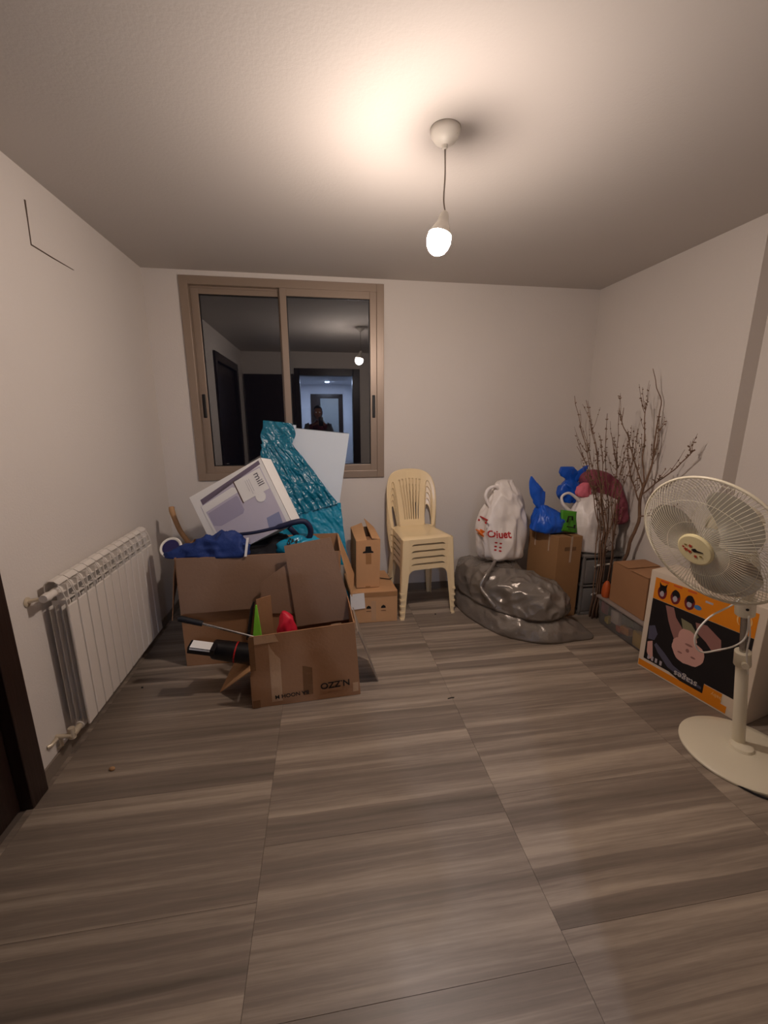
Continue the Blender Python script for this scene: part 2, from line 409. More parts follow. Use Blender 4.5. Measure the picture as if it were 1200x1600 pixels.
# doors: dark architraves and leaves
def architrave(name, parts):
    bb = nb()
    for lo, hi in parts: box(bb, lo, hi, .004)
    return struct(obj(name, bb, M_door))
d1 = architrave('door_1', [((XL - .1, LY1 - .03, 0), (XL + .03, LY1 + .07, LZ + .08)), ((XL - .1, LY0 - .08, 0), (XL + .03, LY0 + .03, LZ + .08)), ((XL - .1, LY0, LZ - .03), (XL + .03, LY1, LZ + .08))])
b = nb(); box(b, (XL - .06, LY0 + .03, .005), (XL - .02, LY1 - .03, LZ - .03), .003)
for z0, z1 in ((.25, 1.0), (1.12, 2.15)): box(b, (XL - .022, LY0 + .18, z0), (XL - .012, LY1 - .18, z1), .004)
obj('door_leaf', b, M_door, d1)
b = nb(); tube(b, [(XL - .02, 1.56, 1.02), (XL + .03, 1.56, 1.02), (XL + .035, 1.46, 1.02)], .009); obj('door_handle', b, M_steel, d1, smooth=True)
d2 = architrave('door_2', [((DX0 - .07, YF - .16, 0), (DX0 + .02, YF + .02, DZ + .1)), ((DX1 - .02, YF - .16, 0), (DX1 + .11, YF + .02, DZ + .1)), ((DX0, YF - .16, DZ - .02), (DX1, YF + .02, DZ + .1))])
b = nb(); box(b, (XL + .03, YF + .022, .01), (DX0 - .075, YF + .062, DZ), .003)
for z0, z1 in ((.25, 1.0), (1.12, 2.15)): box(b, (XL + .17, YF + .06, z0), (DX0 - .2, YF + .07, z1), .004)
obj('door_leaf', b, M_door, d2)
# hallway behind the camera (seen reflected in the window)
HX0, HX1, HY, HZ = -.75, 1.0, -2.75, 2.38
M_hall = mat('hall_paint', (214, 216, 222), .8)
b = nb(); box(b, (HX0 - .1, HY - .1, -.05), (HX1 + .1, YF - .15, 0)); struct(obj('floor', b, M_floor)).name = 'floor_hall'
b = nb(); box(b, (HX0 - .1, HY - .1, HZ), (HX1 + .1, YF - .15, HZ + .05)); struct(obj('ceiling_hall', b, M_hall))
b = nb(); box(b, (HX0 - .1, HY, 0), (HX0, YF - .15, HZ)); box(b, (HX1, HY, 0), (HX1 + .1, YF - .15, HZ)); box(b, (HX0 - .1, HY - .1, 0), (HX1 + .1, HY, HZ)); struct(obj('wall_hall', b, M_hall))
d3 = architrave('door_3', [((-.22, HY - .02, 0), (-.10, HY + .03, 2.17)), ((.44, HY - .02, 0), (.52, HY + .03, 2.17)), ((-.12, HY - .02, 2.09), (.46, HY + .03, 2.17))])
b = nb(); box(b, (-.10, HY - .01, .01), (.44, HY + .015, 2.09), .003); obj('door_leaf', b, M_door, d3)
b = nb(); box(b, (0, HY + .016, .15), (.42, HY + .02, 2.07), .002); obj('frosted_pane', b, mat('frosted_pane', (150, 158, 160), .25), d3)
hl = thing('ceiling_light', 'small round recessed ceiling light in the hallway behind the doorway', 'light', (.16, -1.9, HZ))
b = nb(); lathe(b, [(.045, 0), (.06, -.001), (.062, -.006), (.045, -.008)], Matrix.Translation((.16, -1.9, HZ)), 24); obj('trim_ring', b, M_steel, hl, smooth=.5)
m = bpy.data.materials.new('hall_lamp_glow'); m.use_nodes = True; q = m.node_tree.nodes['Principled BSDF']; q.inputs['Emission Color'].default_value = (*HALL_COL, 1); q.inputs['Emission Strength'].default_value = HALL * 45
b = nb(); lathe(b, [(.001, -.009), (.042, -.009), (.042, -.0102), (.001, -.0104)], Matrix.Translation((.16, -1.9, HZ)), 24); obj('diffuser', b, m, hl)

# ================================================================== pendant bulb
pl = thing('pendant_light', 'bare glowing bulb on a thin cord below a white ceiling rose', 'light', (.52, 1.84, H))
b = nb(); lathe(b, [(.058, 0), (.060, -.006), (.056, -.022), (.042, -.040), (.024, -.050), (.012, -.054), (.010, -.066), (.004, -.068)], Matrix.Translation((.52, 1.84, H)), 40)
rose = obj('ceiling_rose', b, M_white, pl, smooth=.7)
b = nb(); tube(b, [(.562, 1.812, H - .022), (.556, 1.808, H - .026)], .004, 8); obj('screw', b, M_ink, rose)
ax = V((.22, .03, .97)).normalized()        # the bulb hangs slightly askew
top = BULB_AT + ax * .085
b = nb(); tube(b, spline([(.52, 1.84, H - .06), (.524, 1.84, H - .15), (.521, 1.839, H - .24), top + ax * .02], 6), .0032, 8); obj('cord', b, mat('grey_cord', (150, 138, 126), .5), pl, smooth=True)
xm = ax.orthogonal().normalized(); Mb = frame_m(BULB_AT, xm, ax.cross(xm))
b = nb(); lathe(b, [(.0465, .0165), (.043, .028), (.035, .044), (.026, .058), (.022, .068), (.020, .086), (.014, .100), (.005, .108)], Mb, 24); obj('socket', b, M_white, pl, smooth=.7)
m = bpy.data.materials.new('bulb_glow'); m.use_nodes = True; q = m.node_tree.nodes['Principled BSDF']; q.inputs['Emission Color'].default_value = (*BULB_COL, 1); q.inputs['Emission Strength'].default_value = BULB
b = nb(); lathe(b, [(.003, -.062), (.018, -.058), (.034, -.047), (.044, -.031), (.049, -.012), (.0485, .004), (.0465, .0155), (.003, .016)], Mb, 28); obj('bulb', b, m, pl, smooth=True)

# ================================================================== radiator
rad = thing('radiator', 'white sectional panel radiator mounted low on the left wall', 'radiator', (XL, 2.42, .12))
def rad_section():
    bm = nb(); x = XL
    box(bm, (x + .106, .003, 0.03), (x + .118, .077, .665), .005)                 # front plate
    box(bm, (x + .030, .037, .02), (x + .108, .043, .68))                          # web
    for xx in (.030, .055, .082): box(bm, (x + xx, .010, .04), (x + xx + .003, .070, .66), .001)
    for z in (.03, .735): tube(bm, [(x + .07, 0, z), (x + .07, .08, z)], .020, 12)   # headers
    for k in range(2): box(bm, (x + .088, .004, .69 + k * .038), (x + .112 - k * .01, .076, .694 + k * .038))
    tube(bm, [(x + .115, .005, .66), (x + .112, .005, .70), (x + .100, .005, .745), (x + .085, .005, .775)], .002, 6)
    tube(bm, [(x + .115, .075, .66), (x + .112, .075, .70), (x + .100, .075, .745), (x + .085, .075, .775)], .002, 6)
    box(bm, (x + .055, .037, .66), (x + .106, .043, .76))
    prof = [(x + .030, .70), (x + .030, .755), (x + .036, .778), (x + .052, .790), (x + .074, .788), (x + .092, .775)]
    a = [bm.verts.new((p[0], .002, p[1])) for p in prof]; c = [bm.verts.new((p[0], .078, p[1])) for p in prof]
    for i in range(len(prof) - 1): bm.faces.new((a[i], a[i + 1], c[i + 1], c[i]))
    a2 = [bm.verts.new((p[0] + .003, .002, p[1] - .004)) for p in prof]; c2 = [bm.verts.new((p[0] + .003, .078, p[1] - .004)) for p in prof]
    for i in range(len(prof) - 1): bm.faces.new((a2[i], c2[i], c2[i + 1], a2[i + 1]))
    for p, q in ((a, a2), (c, c2)):
        for i in range(len(prof) - 1): bm.faces.new((p[i], q[i], q[i + 1], p[i + 1]))
    return bm
sm = None
for k in range(12):
    if sm is None:
        o = obj('section', rad_section(), M_radi); sm = o.data
        sm.transform(Matrix.Translation((-XL, 0, 0))); o.parent = rad
    else:
        o = bpy.data.objects.new('section', sm); COL.objects.link(o); o.parent = rad
    o.location = (0, 1.94 + .081 * k - 2.42, 0)
b = nb(); tube(b, [(XL + .07, 1.945, .855), (XL + .07, 1.90, .855)], .017, 12); tube(b, [(XL + .07, 1.90, .855), (XL + .07, 1.865, .857)], [.021, .018], 12); o = obj('bleed_valve', b, M_radi, rad, smooth=.8)
b = nb(); tube(b, [(XL + .004, 1.872, .845), (XL + .03, 1.872, .852), (XL + .068, 1.878, .855)], .009, 8); lathe(b, [(.022, 0), (.022, .004), (.012, .008)], frame_m((XL + .001, 1.872, .845), (0, 1, 0), (0, 0, 1)), 16); obj('wall_bracket', b, M_brass, rad, smooth=.8)
b = nb(); tube(b, [(XL + .07, 1.945, .150), (XL + .07, 1.90, .150), (XL + .07, 1.88, .15)], [.014, .017, .014], 10); tube(b, [(XL + .001, 1.875, .150), (XL + .07, 1.875, .150)], .011, 10)
tube(b, [(XL + .066, 1.885, .13), (XL + .066, 1.885, .185)], [.016, .014], 10); tube(b, [(XL + .02, 1.875, .15), (XL + .02, 1.875, .10), (XL + .001, 1.875, .09)], .008, 8); tube(b, [(XL + .012, 1.86, .15), (XL + .012, 1.82, .15), (XL + .001, 1.81, .15)], .009, 8)
o = obj('valve', b, M_brass, rad, smooth=.8); o['label'] = 'nickel pipe valve at the lower near corner'

# ================================================================== left pile
# --- big open carton
bx = thing('cardboard_box', 'large open cardboard carton heaped with bags, front flap hanging down', 'box', (-.42, 2.84, 0))
x0, x1, y0, y1, zt = -.945, .095, 2.625, 3.06, .765
b = nb(); t = .005
panel(b, [(x0, y0, 0.003), (x1, y0, 0.003), (x1, y0, zt), (x0, y0, zt)], t, 8, .006); panel(b, [(x0, y1, 0.003), (x1, y1, 0.003), (x1, y1, zt), (x0, y1, zt)], t, 6, .004)
panel(b, [(x0, y0, 0.003), (x0, y1, 0.003), (x0, y1, zt), (x0, y0, zt)], t, 5, .004); panel(b, [(x1, y0, 0.003), (x1, y1, 0.003), (x1, y1, zt), (x1, y0, zt)], t, 5, .004)
panel(b, [(x0, y0, 0.004), (x1, y0, 0.004), (x1, y1, 0.004), (x0, y1, 0.004)], t, 3, 0); obj('box_body', b, M_card, bx)
b = nb(); panel(b, [(x0 + .01, y0 - .035, .40), (x1 - .01, y0 - .03, .412), (x1 - .01, y0 - .008, zt), (x0 + .01, y0 - .008, zt)], t, 8, .006); o = obj('flap', b, M_card2, bx); o['label'] = 'wide front flap folded down over the front'
b = nb(); panel(b, [(x0, y0 + .01, zt), (x0, y1 - .02, zt - .02), (x0 - .17, y1 - .04, .46), (x0 - .06, y0 + .0, .34)], t, 6, .01); obj('flap', b, M_card, bx)
b = nb(); panel(b, [(x1 + .006, y0, zt), (x1 + .006, y1 - .02, zt), (x1 + .12, y1 - .04, .44), (x1 + .075, y0, .43)], t, 6, .004); obj('flap', b, M_card3, bx)
text('No', .035, frame_m((-.16, y0 - .0055, .355), (1, 0, 0), (0, 0, 1)), M_ink, bx)
# --- dark filling and bags on the carton
b = nb(); pillow(b, [(x0 + .08, y0 + .07), (x1 - .10, y0 + .07), (x1 - .10, y1 - .07), (x0 + .08, y1 - .07)], .40, lambda x, y: .33 + .12 * max(0, 1 - abs(x + .33) / .22), 30, 14, .03, 6, 2)
tag(obj('black_bag', b, M_black, smooth=True), 'crumpled black bag filling the big carton under the blue things', 'bag')
b = nb(); pillow(b, [(-1.00, 2.66), (-.75, 2.62), (-.53, 2.61), (-.49, 2.70), (-.58, 2.78), (-.82, 2.80), (-1.0, 2.76)], .755, lambda x, y: .06 + .10 * max(0, min(1, (x + .95) / .35)), 24, 10, .030, 9, 4, 1.0)
cl = obj('blue_cloth', b, M_denim, smooth=True); tag(cl, 'crumpled dark blue cloth bag draped over the left rim of the carton', 'cloth bag')
b = nb(); panel(b, [(-.515, 2.60, .765), (-.50, 2.60, .765), (-.480, 2.61, .885), (-.495, 2.61, .885)], .006, 4, .003); obj('white_hem', b, M_paper, cl)
b = nb(); tube(b, spline([(-.56, 2.74, .875), (-.45, 2.70, .895), (-.30, 2.70, .925), (-.20, 2.69, .955), (-.13, 2.70, .955), (-.095, 2.71, .90), (-.105, 2.72, .84), (-.145, 2.75, .815), (-.19, 2.78, .84), (-.24, 2.78, .90)], 6), [.011] * 12 + [.019] * 43, 10)
tag(obj('stroller_handle', b, M_navy, smooth=True), 'navy padded folding handle curling over the carton contents', 'handle')
b = nb(); pillow(b, [(-.33, 2.72), (-.17, 2.645), (-.04, 2.70), (-.03, 2.80), (-.28, 2.82)], .745, lambda x, y: .10, 18, 10, .02, 10, 7)
tb = obj('teal_bag', b, M_teall, smooth=True); tag(tb, 'small teal plastic bag printed with black letters on the carton rim', 'plastic bag')
conform(text('SMA', .055, frame_m((-.20, 2.60, .812), (.97, 0, -.24), (.24, 0, .97)), M_ink, tb, bold=.002, th=.002), tb, (0, 1, 0), .0015)
# paint-roller like ring
rg = thing('white_tub', 'small round white tub with dark blue lid tipped over the carton corner', 'tub', (-1.02, 2.74, .79))
Mr = frame_m((-1.005, 2.76, .795), (1, .1, .25), (-.15, .62, .78))
b = nb(); lathe(b, [(.052, -.10), (.058, -.06), (.062, -.01), (.070, 0), (.072, .008), (.066, .014), (.056, .010), (.054, .004), (.003, .003)], Mr, 36); obj('tub_body', b, M_white, rg, smooth=.8)
b = nb(); lathe(b, [(.003, .006), (.052, .006), (.053, .009), (.003, .010)], Mr, 36); obj('blue_lid', b, mat('indigo', (34, 30, 84), .4), rg)
b = nb(); tube(b, spline([(-1.135, 3.22, .975), (-1.125, 3.2, .93), (-1.08, 3.18, .80), (-.99, 3.12, .66), (-.99, 3.10, .40), (-1.0, 3.10, .01)], 5), [.020] * 6 + [.018] * 20, 10)
tag(obj('wooden_stick', b, M_wood, smooth=True), 'bent pale wooden stick rising between the radiator and the carton', 'stick')
b = nb(); panel(b, [(-1.085, 3.16, .003), (-1.07, 3.42, .003), (-1.10, 3.42, .62), (-1.13, 3.14, .60)], .005, 5, .004); tag(obj('cardboard_sheet', b, M_card2), 'narrow upright cardboard sheet between the radiator and the big carton', 'cardboard')

# --- heater box, tilted
O = V((-.935, 3.00, 1.085)); ux = V((.520, -.13, .285)); dn = V((.150, -.13, -.455))
u = ux.normalized(); nn = u.cross(dn).normalized(); dv = nn.cross(u); dd = dn.length
W_, D_ = ux.length, dd * dv.dot(dn.normalized())
n_in = V((.05, 1, -.2)); nn = nn if nn.dot(n_in) > 0 else -nn; dv = dv if dv.z < 0 else -dv
TH = .165
hb = thing('heater_box', 'white product box with lilac heater picture tilted on the pile', 'box', tuple(O))
b = nb(); B0 = O + dv * D_; hexa(b, [B0, B0 + u * W_, B0 + u * W_ + nn * TH, B0 + nn * TH, O, O + u * W_, O + u * W_ + nn * TH, O + nn * TH], .003); obj('box_body', b, M_paper, hb)
Mh = frame_m(B0, u, -dv)                     # local x along the width, y up the face, z towards the viewer
if (Mh.to_3x3() @ V((0, 0, 1))).dot(nn) > 0: print('heater face flipped')
decal('printed_band', [(.07, D_ - .055), (W_ - .02, D_ - .012), (W_ - .02, D_ - .040), (.34, D_ - .065), (.07, D_ - .095)], Mh, M_lilac3, hb)
decal('printed_panel', [(.075, .004), (W_ - .03, .004), (W_ - .03, D_ - .05), (.30, D_ - .05), (.05, D_ - .10)], Mh, M_lilac, hb)
decal('printed_heater', [(.08, D_ - .165), (.33, D_ - .150), (.34, D_ - .165), (.34, D_ - .26), (.32, D_ - .28), (.13, D_ - .285), (.08, D_ - .26)], Mh, M_lilac2, hb, .0018)
decal('printed_outline', [(.055, D_ - .10), (.33, D_ - .085), (.35, D_ - .10), (.35, D_ - .135), (.07, D_ - .15), (.085, .02), (.06, .02)], Mh, M_paper, hb, .0026)
decal('printed_foot', [(.44, .03), (.55, .03), (.56, .11), (.46, .11)], Mh, mat('slate_print', (140, 146, 178), .5), hb, .0018)
decal('card_edge', rect(.352, D_ - .219, .362, D_ - .055), Mh, mat('brown_seam', (96, 70, 56), .8), hb, .003)
lb = decal('label_card', rect(.36, D_ - .215, W_ - .035, D_ - .06), Mh, M_paper, hb, .0034)
decal('printed_badge', blob2(.49, D_ - .235, .038, .038), Mh, M_paper, hb, .004)
mm = Mh @ Matrix.Translation((W_ - .075, D_ - .125, .0048)) @ Matrix.Rotation(-PI / 2 + .0, 4, 'Z')
text('mill', .068, mm, mat('grey_ink', (92, 88, 92), .6), hb)
for i, (a, c) in enumerate(((.435, .05), (.450, .075), (.465, .06))):
    decal('fine_print', rect(a, D_ - .12 - c, a + .002, D_ - .09), Mh, mat('pale_ink', (180, 176, 178), .6), hb, .0044)
decal('seam', rect(W_ + .0, .0, W_ + .0025, D_ - .0), Mh, mat('brown_seam', (96, 70, 56), .8), hb, .0)
# tuck slot on the side
Ms = frame_m(B0 + u * W_, nn, -dv)
for a, c in ((.06, .15), (.20, .245), (.32, .40)): decal('tuck_slot', rect(.003, a, .010, c), Ms, mat('brown_seam', (96, 70, 56), .8), hb, -.0035)

# --- foam boards leaning behind, wrapped in teal film
def board_y(z): return 3.585 - (1.6 - z) * .235
def bp(x, z, off=0): return V((x, board_y(z) - off, z))
fb = thing('foam_board', 'tall white board leaning on the window, upper right corner bare of film', 'board', (0, 3.3, 0))
b = nb(); hexa(b, [bp(-.70, .02), bp(-.03, .02), bp(-.03, .02) + V((0, .02, .004)), bp(-.70, .02) + V((0, .02, .004)), bp(-.34, 1.555), bp(.235, 1.495), bp(.235, 1.495) + V((0, .02, .004)), bp(-.34, 1.555) + V((0, .02, .004))], .002); obj('board_panel', b, M_board, fb)
fb2 = thing('foam_board', 'narrow white board just behind the leaning board beside the teal film', 'board', (-.3, 3.3, 0))
b = nb(); o2 = V((0, .028, 0)); hexa(b, [bp(-.76, .06) + o2, bp(-.22, .06) + o2, bp(-.22, .06) + o2 * 1.6, bp(-.76, .06) + o2 * 1.6, bp(-.455, 1.585) + o2, bp(-.21, 1.57) + o2, bp(-.21, 1.57) + o2 * 1.6, bp(-.455, 1.585) + o2 * 1.6], .002); obj('board_panel', b, M_board, fb2)
def film(bm, quad, n=26, m=18, amp=.012, seed=0, off=.02):
    """crinkled sheet over a quad given as (x,z) corners on the board plane: TL, TR, BR, BL"""
    rows = []
    for s in (0, 1):
        G = []
        for i in range(n + 1):
            r = []
            for j in range(m + 1):
                v_, u_ = i / n, j / m
                x = (quad[0][0] * (1 - u_) + quad[1][0] * u_) * (1 - v_) + (quad[3][0] * (1 - u_) + quad[2][0] * u_) * v_
                z = (quad[0][1] * (1 - u_) + quad[1][1] * u_) * (1 - v_) + (quad[3][1] * (1 - u_) + quad[2][1] * u_) * v_
                e = 1 if 0 < u_ < 1 else 2.0
                dx = noise.noise(V((z * 9, u_ * 2, seed))) * .014 * e
                pe, al = x * .83 + z * .55, x * .55 - z * .83; p = bp(x + dx, z, off + rn((pe * 2.4, al * .55, 0), 8, amp, seed) + .35 * rn((pe * 3, al * 2, 1), 14, amp, seed) + amp)
                p.y += .0015 * s; r.append(bm.verts.new(p))
            G.append(r)
        rows.append(G)
        for i in range(n):
            for j in range(m): bm.faces.new((G[i][j], G[i][j + 1], G[i + 1][j + 1], G[i + 1][j]))
    return bm
tf = thing('teal_film', 'crumpled teal plastic film wrapping the lower left of the white board', 'plastic film', (-.2, 3.2, 0))
b = nb(); film(b, [(-.465, 1.61), (-.225, 1.585), (-.235, 1.38), (-.50, 1.30)], 44, 36, .013, 1, .03); o = obj('film_top', b, M_teal, tf, smooth=True, recalc=False)
b = nb(); film(b, [(-.50, 1.42), (-.235, 1.42), (.115, .93), (-.42, .80)], 80, 60, .017, 3, .030); obj('film_fold', b, M_teal, tf, smooth=True, recalc=False)
b = nb(); film(b, [(-.40, .98), (.14, .93), (.185, .42), (-.45, .42)], 60, 60, .008, 6, .012); obj('film_lower', b, M_teall, tf, smooth=True, recalc=False)
b = nb(); pillow(b, [(-.45, 3.105), (.14, 3.105), (.17, 3.17), (.12, 3.21), (-.4, 3.22)], .02, lambda x, y: .45, 14, 6, .012, 8, 7); 
tag(obj('teal_package', b, M_teall, smooth=True), 'teal wrapped package standing behind the right end of the carton', 'package')

# --- front carton lying open
fx = thing('cardboard_box', 'open taped cardboard box in front of the pile with black upside-down print', 'box', (-.13, 2.33, 0))
A, Bq = V((-.444, 2.135, .003)), V((.180, 2.168, .003)); Ct, Dt = V((.150, 2.15, .488)), V((-.432, 2.135, .452)); bk = V((-.02, .40, 0))
b = nb(); panel(b, [A, Bq, Ct, Dt], .006, 8, .002, 3); panel(b, [A + bk, Bq + bk, Ct + bk, Dt + bk], .006, 6, .005)
panel(b, [Bq, Bq + bk, Ct + bk, Ct], .006, 6, .004); panel(b, [A, Bq, Bq + bk, A + bk], .006, 3, 0); panel(b, [A, A + bk, A + bk + V((0, 0, .16)), A + V((0, 0, .20))], .006, 4, .004); obj('box_body', b, M_card, fx)
b = nb(); panel(b, [(-.20, 2.50, .30), (.175, 2.50, .33), (.035, 2.545, .885), (-.258, 2.545, .840)], .005, 8, .006, 6); o = obj('flap', b, M_card2, fx); o['label'] = 'tall greyish flap standing up and leaning left'
b = nb(); panel(b, [(-.43, 2.525, .40), (-.19, 2.525, .38), (-.245, 2.55, .72), (-.415, 2.54, .60)], .005, 5, .006, 9); obj('flap', b, M_card2, fx)
b = nb(); panel(b, [(-.430, 2.44, .30), (-.345, 2.47, .28), (-.350, 2.47, .545), (-.435, 2.44, .535)], .005, 4, .003, 9); obj('flap', b, M_card, fx)
b = nb(); panel(b, [(-.452, 2.17, .215), (-.462, 2.46, .185), (-.59, 2.40, .13), (-.665, 2.31, .004)], .005, 5, .006, 2); obj('flap', b, M_card3, fx)
b = nb(); panel(b, [(.175, 2.20, .40), (.170, 2.52, .40), (.27, 2.50, .06), (.300, 2.27, .004)], .006, 6, .008, 2); o = obj('flap', b, mat('worn_cardboard', (150, 136, 122), .8, var=.15, vscale=9), fx); o['label'] = 'torn side flap hanging out on the right'
Mf = frame_m(A, Bq - A, Dt - A)
ww = (Bq - A).length
tp = [rect(.11, .02, .17, .40), rect(.29, .03, .345, .40), rect(.46, .17, .52, .46), rect(.34, .265, .60, .33), rect(.005, .40, .60, .448), rect(.005, .24, .035, .45), rect(.58, .0, .612, .06), rect(.005, .0, .045, .05)]
for i, r in enumerate(tp): decal('tape_strip', [(x, y + .03 * x / ww) for x, y in r], Mf, mat('old_tape' if i % 2 else 'glossy_tape', (122, 86, 56) if i % 2 else (194, 156, 120), .25, bump=.4, bscale=20), fx, .0058 + i * .0004)
mt = Mf @ Matrix.Translation((.475, .095, .0098)) @ Matrix.Rotation(PI + .045, 4, 'Z')
text('N.ZZO', .056, mt, M_ink, fx, bold=.001)
text('BA NOOH M', .034, Mf @ Matrix.Translation((.225, .062, .0098)) @ Matrix.Rotation(PI + .045, 4, 'Z'), M_ink, fx, bold=.0006)
# contents of the front carton
b = nb(); pillow(b, [(-.36, 2.22), (.08, 2.23), (.08, 2.46), (-.36, 2.46)], .012, lambda x, y: .27, 16, 10, .02, 7, 3); tag(obj('dark_cloth', b, mat('maroon_dark', (46, 18, 22), .8, bump=.3), smooth=True), 'dark crumpled cloth at the bottom of the open front box', 'cloth')
b = nb(); loftbag(b, [(.29, -.25, 2.36, .06, .05), (.38, -.25, 2.36, .055, .045), (.44, -.255, 2.37, .04, .035), (.475, -.265, 2.37, .012, .016)], 40, 6, .016, 14, 3); tag(obj('red_cap', b, mat('bright_red', (214, 34, 60), .5), smooth=True), 'bright red crumpled item poking up inside the front box', 'cloth')
gi = thing('green_packet', 'lime green pointed packet with a black edge behind the box corner', 'packet', (-.44, 2.34, .3))
b = nb(); hexa(b, [(-.465, 2.36, .27), (-.40, 2.36, .27), (-.40, 2.385, .27), (-.465, 2.385, .27), (-.432, 2.38, .525), (-.422, 2.38, .525), (-.422, 2.39, .525), (-.432, 2.39, .525)], .004); obj('packet', b, mat('lime', (132, 206, 60), .45), gi)
b = nb(); tube(b, [(-.49, 2.385, .30), (-.455, 2.40, .50), (-.44, 2.40, .54)], [.012, .010, .006], 8); obj('black_edge', b, M_blackp, gi)
um = thing('folded_umbrella', 'black rolled tube with thin red band sticking out of the front box', 'umbrella', (-.60, 2.33, .28))
p0, p1 = V((-.685, 2.33, .285)), V((-.37, 2.30, .225)); dr = (p1 - p0).normalized()
b = nb(); tube(b, [p0, p0 + dr * .01, p0.lerp(p1, .3), p1], [.050, .057, .060, .064], 20); obj('cover', b, M_blackp, um, smooth=.6)
b = nb(); q0 = p0.lerp(p1, .42); tube(b, [q0, q0 + dr * .008], [.0625, .0625], 20); obj('red_band', b, M_red, um)
cbx = thing('small_carton', 'small black carton with a white label resting on the black tube', 'box', (-.70, 2.29, .36))
Mc = frame_m((-.80, 2.27, .345), (.96, -.05, -.2), (0, .95, .12))
b = nb(); box(b, (0, -.02, -.03), (.15, .05, .012), .002, Mc); obj('carton', b, M_blackp, cbx)
decal('white_label', rect(.012, -.018, .125, .048), Mc, M_paper, cbx, .013)
decal('white_label', [(.012, -.001), (.125, -.001), (.125, .010), (.012, .010)], frame_m(Mc @ V((0, -.0205, 0)), Mc.to_3x3() @ V((1, 0, 0)), Mc.to_3x3() @ V((0, 0, 1))), M_paper, cbx, .001)
vt = thing('metal_tube', 'chrome tube with a black grip leaning over the black carton', 'tube', (-.7, 2.35, .42))
b = nb(); tube(b, [(-.745, 2.37, .435), (-.455, 2.35, .335), (-.30, 2.34, .285)], .008, 10); obj('rod', b, M_steel, vt, smooth=.8)
b = nb(); tube(b, [(-.875, 2.36, .478), (-.86, 2.37, .475), (-.74, 2.37, .433)], [.012, .019, .017], 12); obj('grip', b, M_black, vt, smooth=.8)

# --- flat carton and the tall carton on it
f2 = thing('cardboard_box', 'low wide cardboard box on the floor beside the chair stack', 'box', (.36, 3.25, 0))
b = nb(); hexa(b, [(.185, 3.04, .001), (.565, 3.035, .001), (.53, 3.50, .001), (.16, 3.50, .001), (.185, 3.04, .268), (.565, 3.035, .275), (.53, 3.50, .270), (.16, 3.50, .262)], .004); obj('box_body', b, M_card3, f2)
Mg = frame_m((.185, 3.039, .001), (1, -.013, 0), (0, 0, 1))
decal('top_tape', rect(0, .225, .38, .262), Mg, M_tape, f2, .001); decal('tape_strip', rect(.165, .02, .205, .19), Mg, mat('glossy_tape', (182, 140, 104), .25, bump=.4, bscale=20), f2, .0015)
for xx in (.125, .245):
    decal('arch_mark', [(xx, .125), (xx + .04, .125), (xx + .036, .142), (xx + .02, .152), (xx + .004, .142)], Mg, M_ink, f2, .001); decal('arch_mark', rect(xx, .10, xx + .04, .105), Mg, mat('faint_ink', (120, 90, 66), .7), f2, .001)
b = nb(); panel(b, [(.187, 3.028, .128), (.302, 3.028, .137), (.294, 3.030, .268), (.183, 3.030, .262)], .0015, 3, .001); o = obj('paper_label', b, M_paper, f2); o['label'] = 'square white paper label'
f3 = thing('cardboard_box', 'tall narrow cardboard box standing on the low box, top flaps ajar', 'box', (.33, 3.28, .275))
c8 = [(.243, 3.12, .277), (.428, 3.12, .277), (.41, 3.46, .277), (.23, 3.46, .277), (.246, 3.12, .672), (.437, 3.12, .682), (.42, 3.46, .70), (.225, 3.46, .70)]
b = nb(); C8 = [V(p) for p in c8]
for q in ((0, 1, 5, 4), (1, 2, 6, 5), (2, 3, 7, 6), (3, 0, 4, 7), (0, 1, 2, 3)): panel(b, [C8[i] for i in q], .005, 5, .003)
obj('box_body', b, M_card3, f3)
b = nb(); panel(b, [C8[4], C8[4].lerp(C8[5], .44), C8[7].lerp(C8[6], .50) + V((0, 0, .035)), C8[7]], .005, 5, .003); obj('flap', b, M_card3, f3)
b = nb(); panel(b, [C8[5], C8[5].lerp(C8[4], .35) + V((0, 0, .012)), C8[6].lerp(C8[7], .40) + V((0, 0, .075)), C8[6]], .005, 5, .003); obj('flap', b, M_card3, f3)
b = nb(); panel(b, [C8[4] + V((.0, .01, 0)), C8[5] + V((0, .01, 0)), C8[5].lerp(C8[6], .4) - V((0, 0, .02)), C8[4].lerp(C8[7], .4) - V((0, 0, .02))], .004, 3, .002); obj('inner_flap', b, M_card, f3)
Mk = frame_m((.244, 3.1165, .277), (1, 0, 0), (0, 0, 1))
decal('hand_hole', [(.052, .295), (.138, .295), (.138, .305), (.122, .313), (.117, .350), (.076, .350), (.072, .313), (.052, .305)], Mk, M_ink, f3, .001)
decal('tape_strip', rect(.075, .20, .12, .29), Mk, M_tape, f3, .001); decal('tape_strip', rect(.07, .0, .11, .012), Mk, M_tape, f3, .001)
b = nb(); tube(b, spline([(.44, 3.30, .281), (.50, 3.27, .281), (.535, 3.25, .283), (.56, 3.28, .281)], 5), .004, 6); tag(obj('power_cable', b, M_blackp, smooth=True), 'short black cord lying on the low box behind the chairs', 'cord')

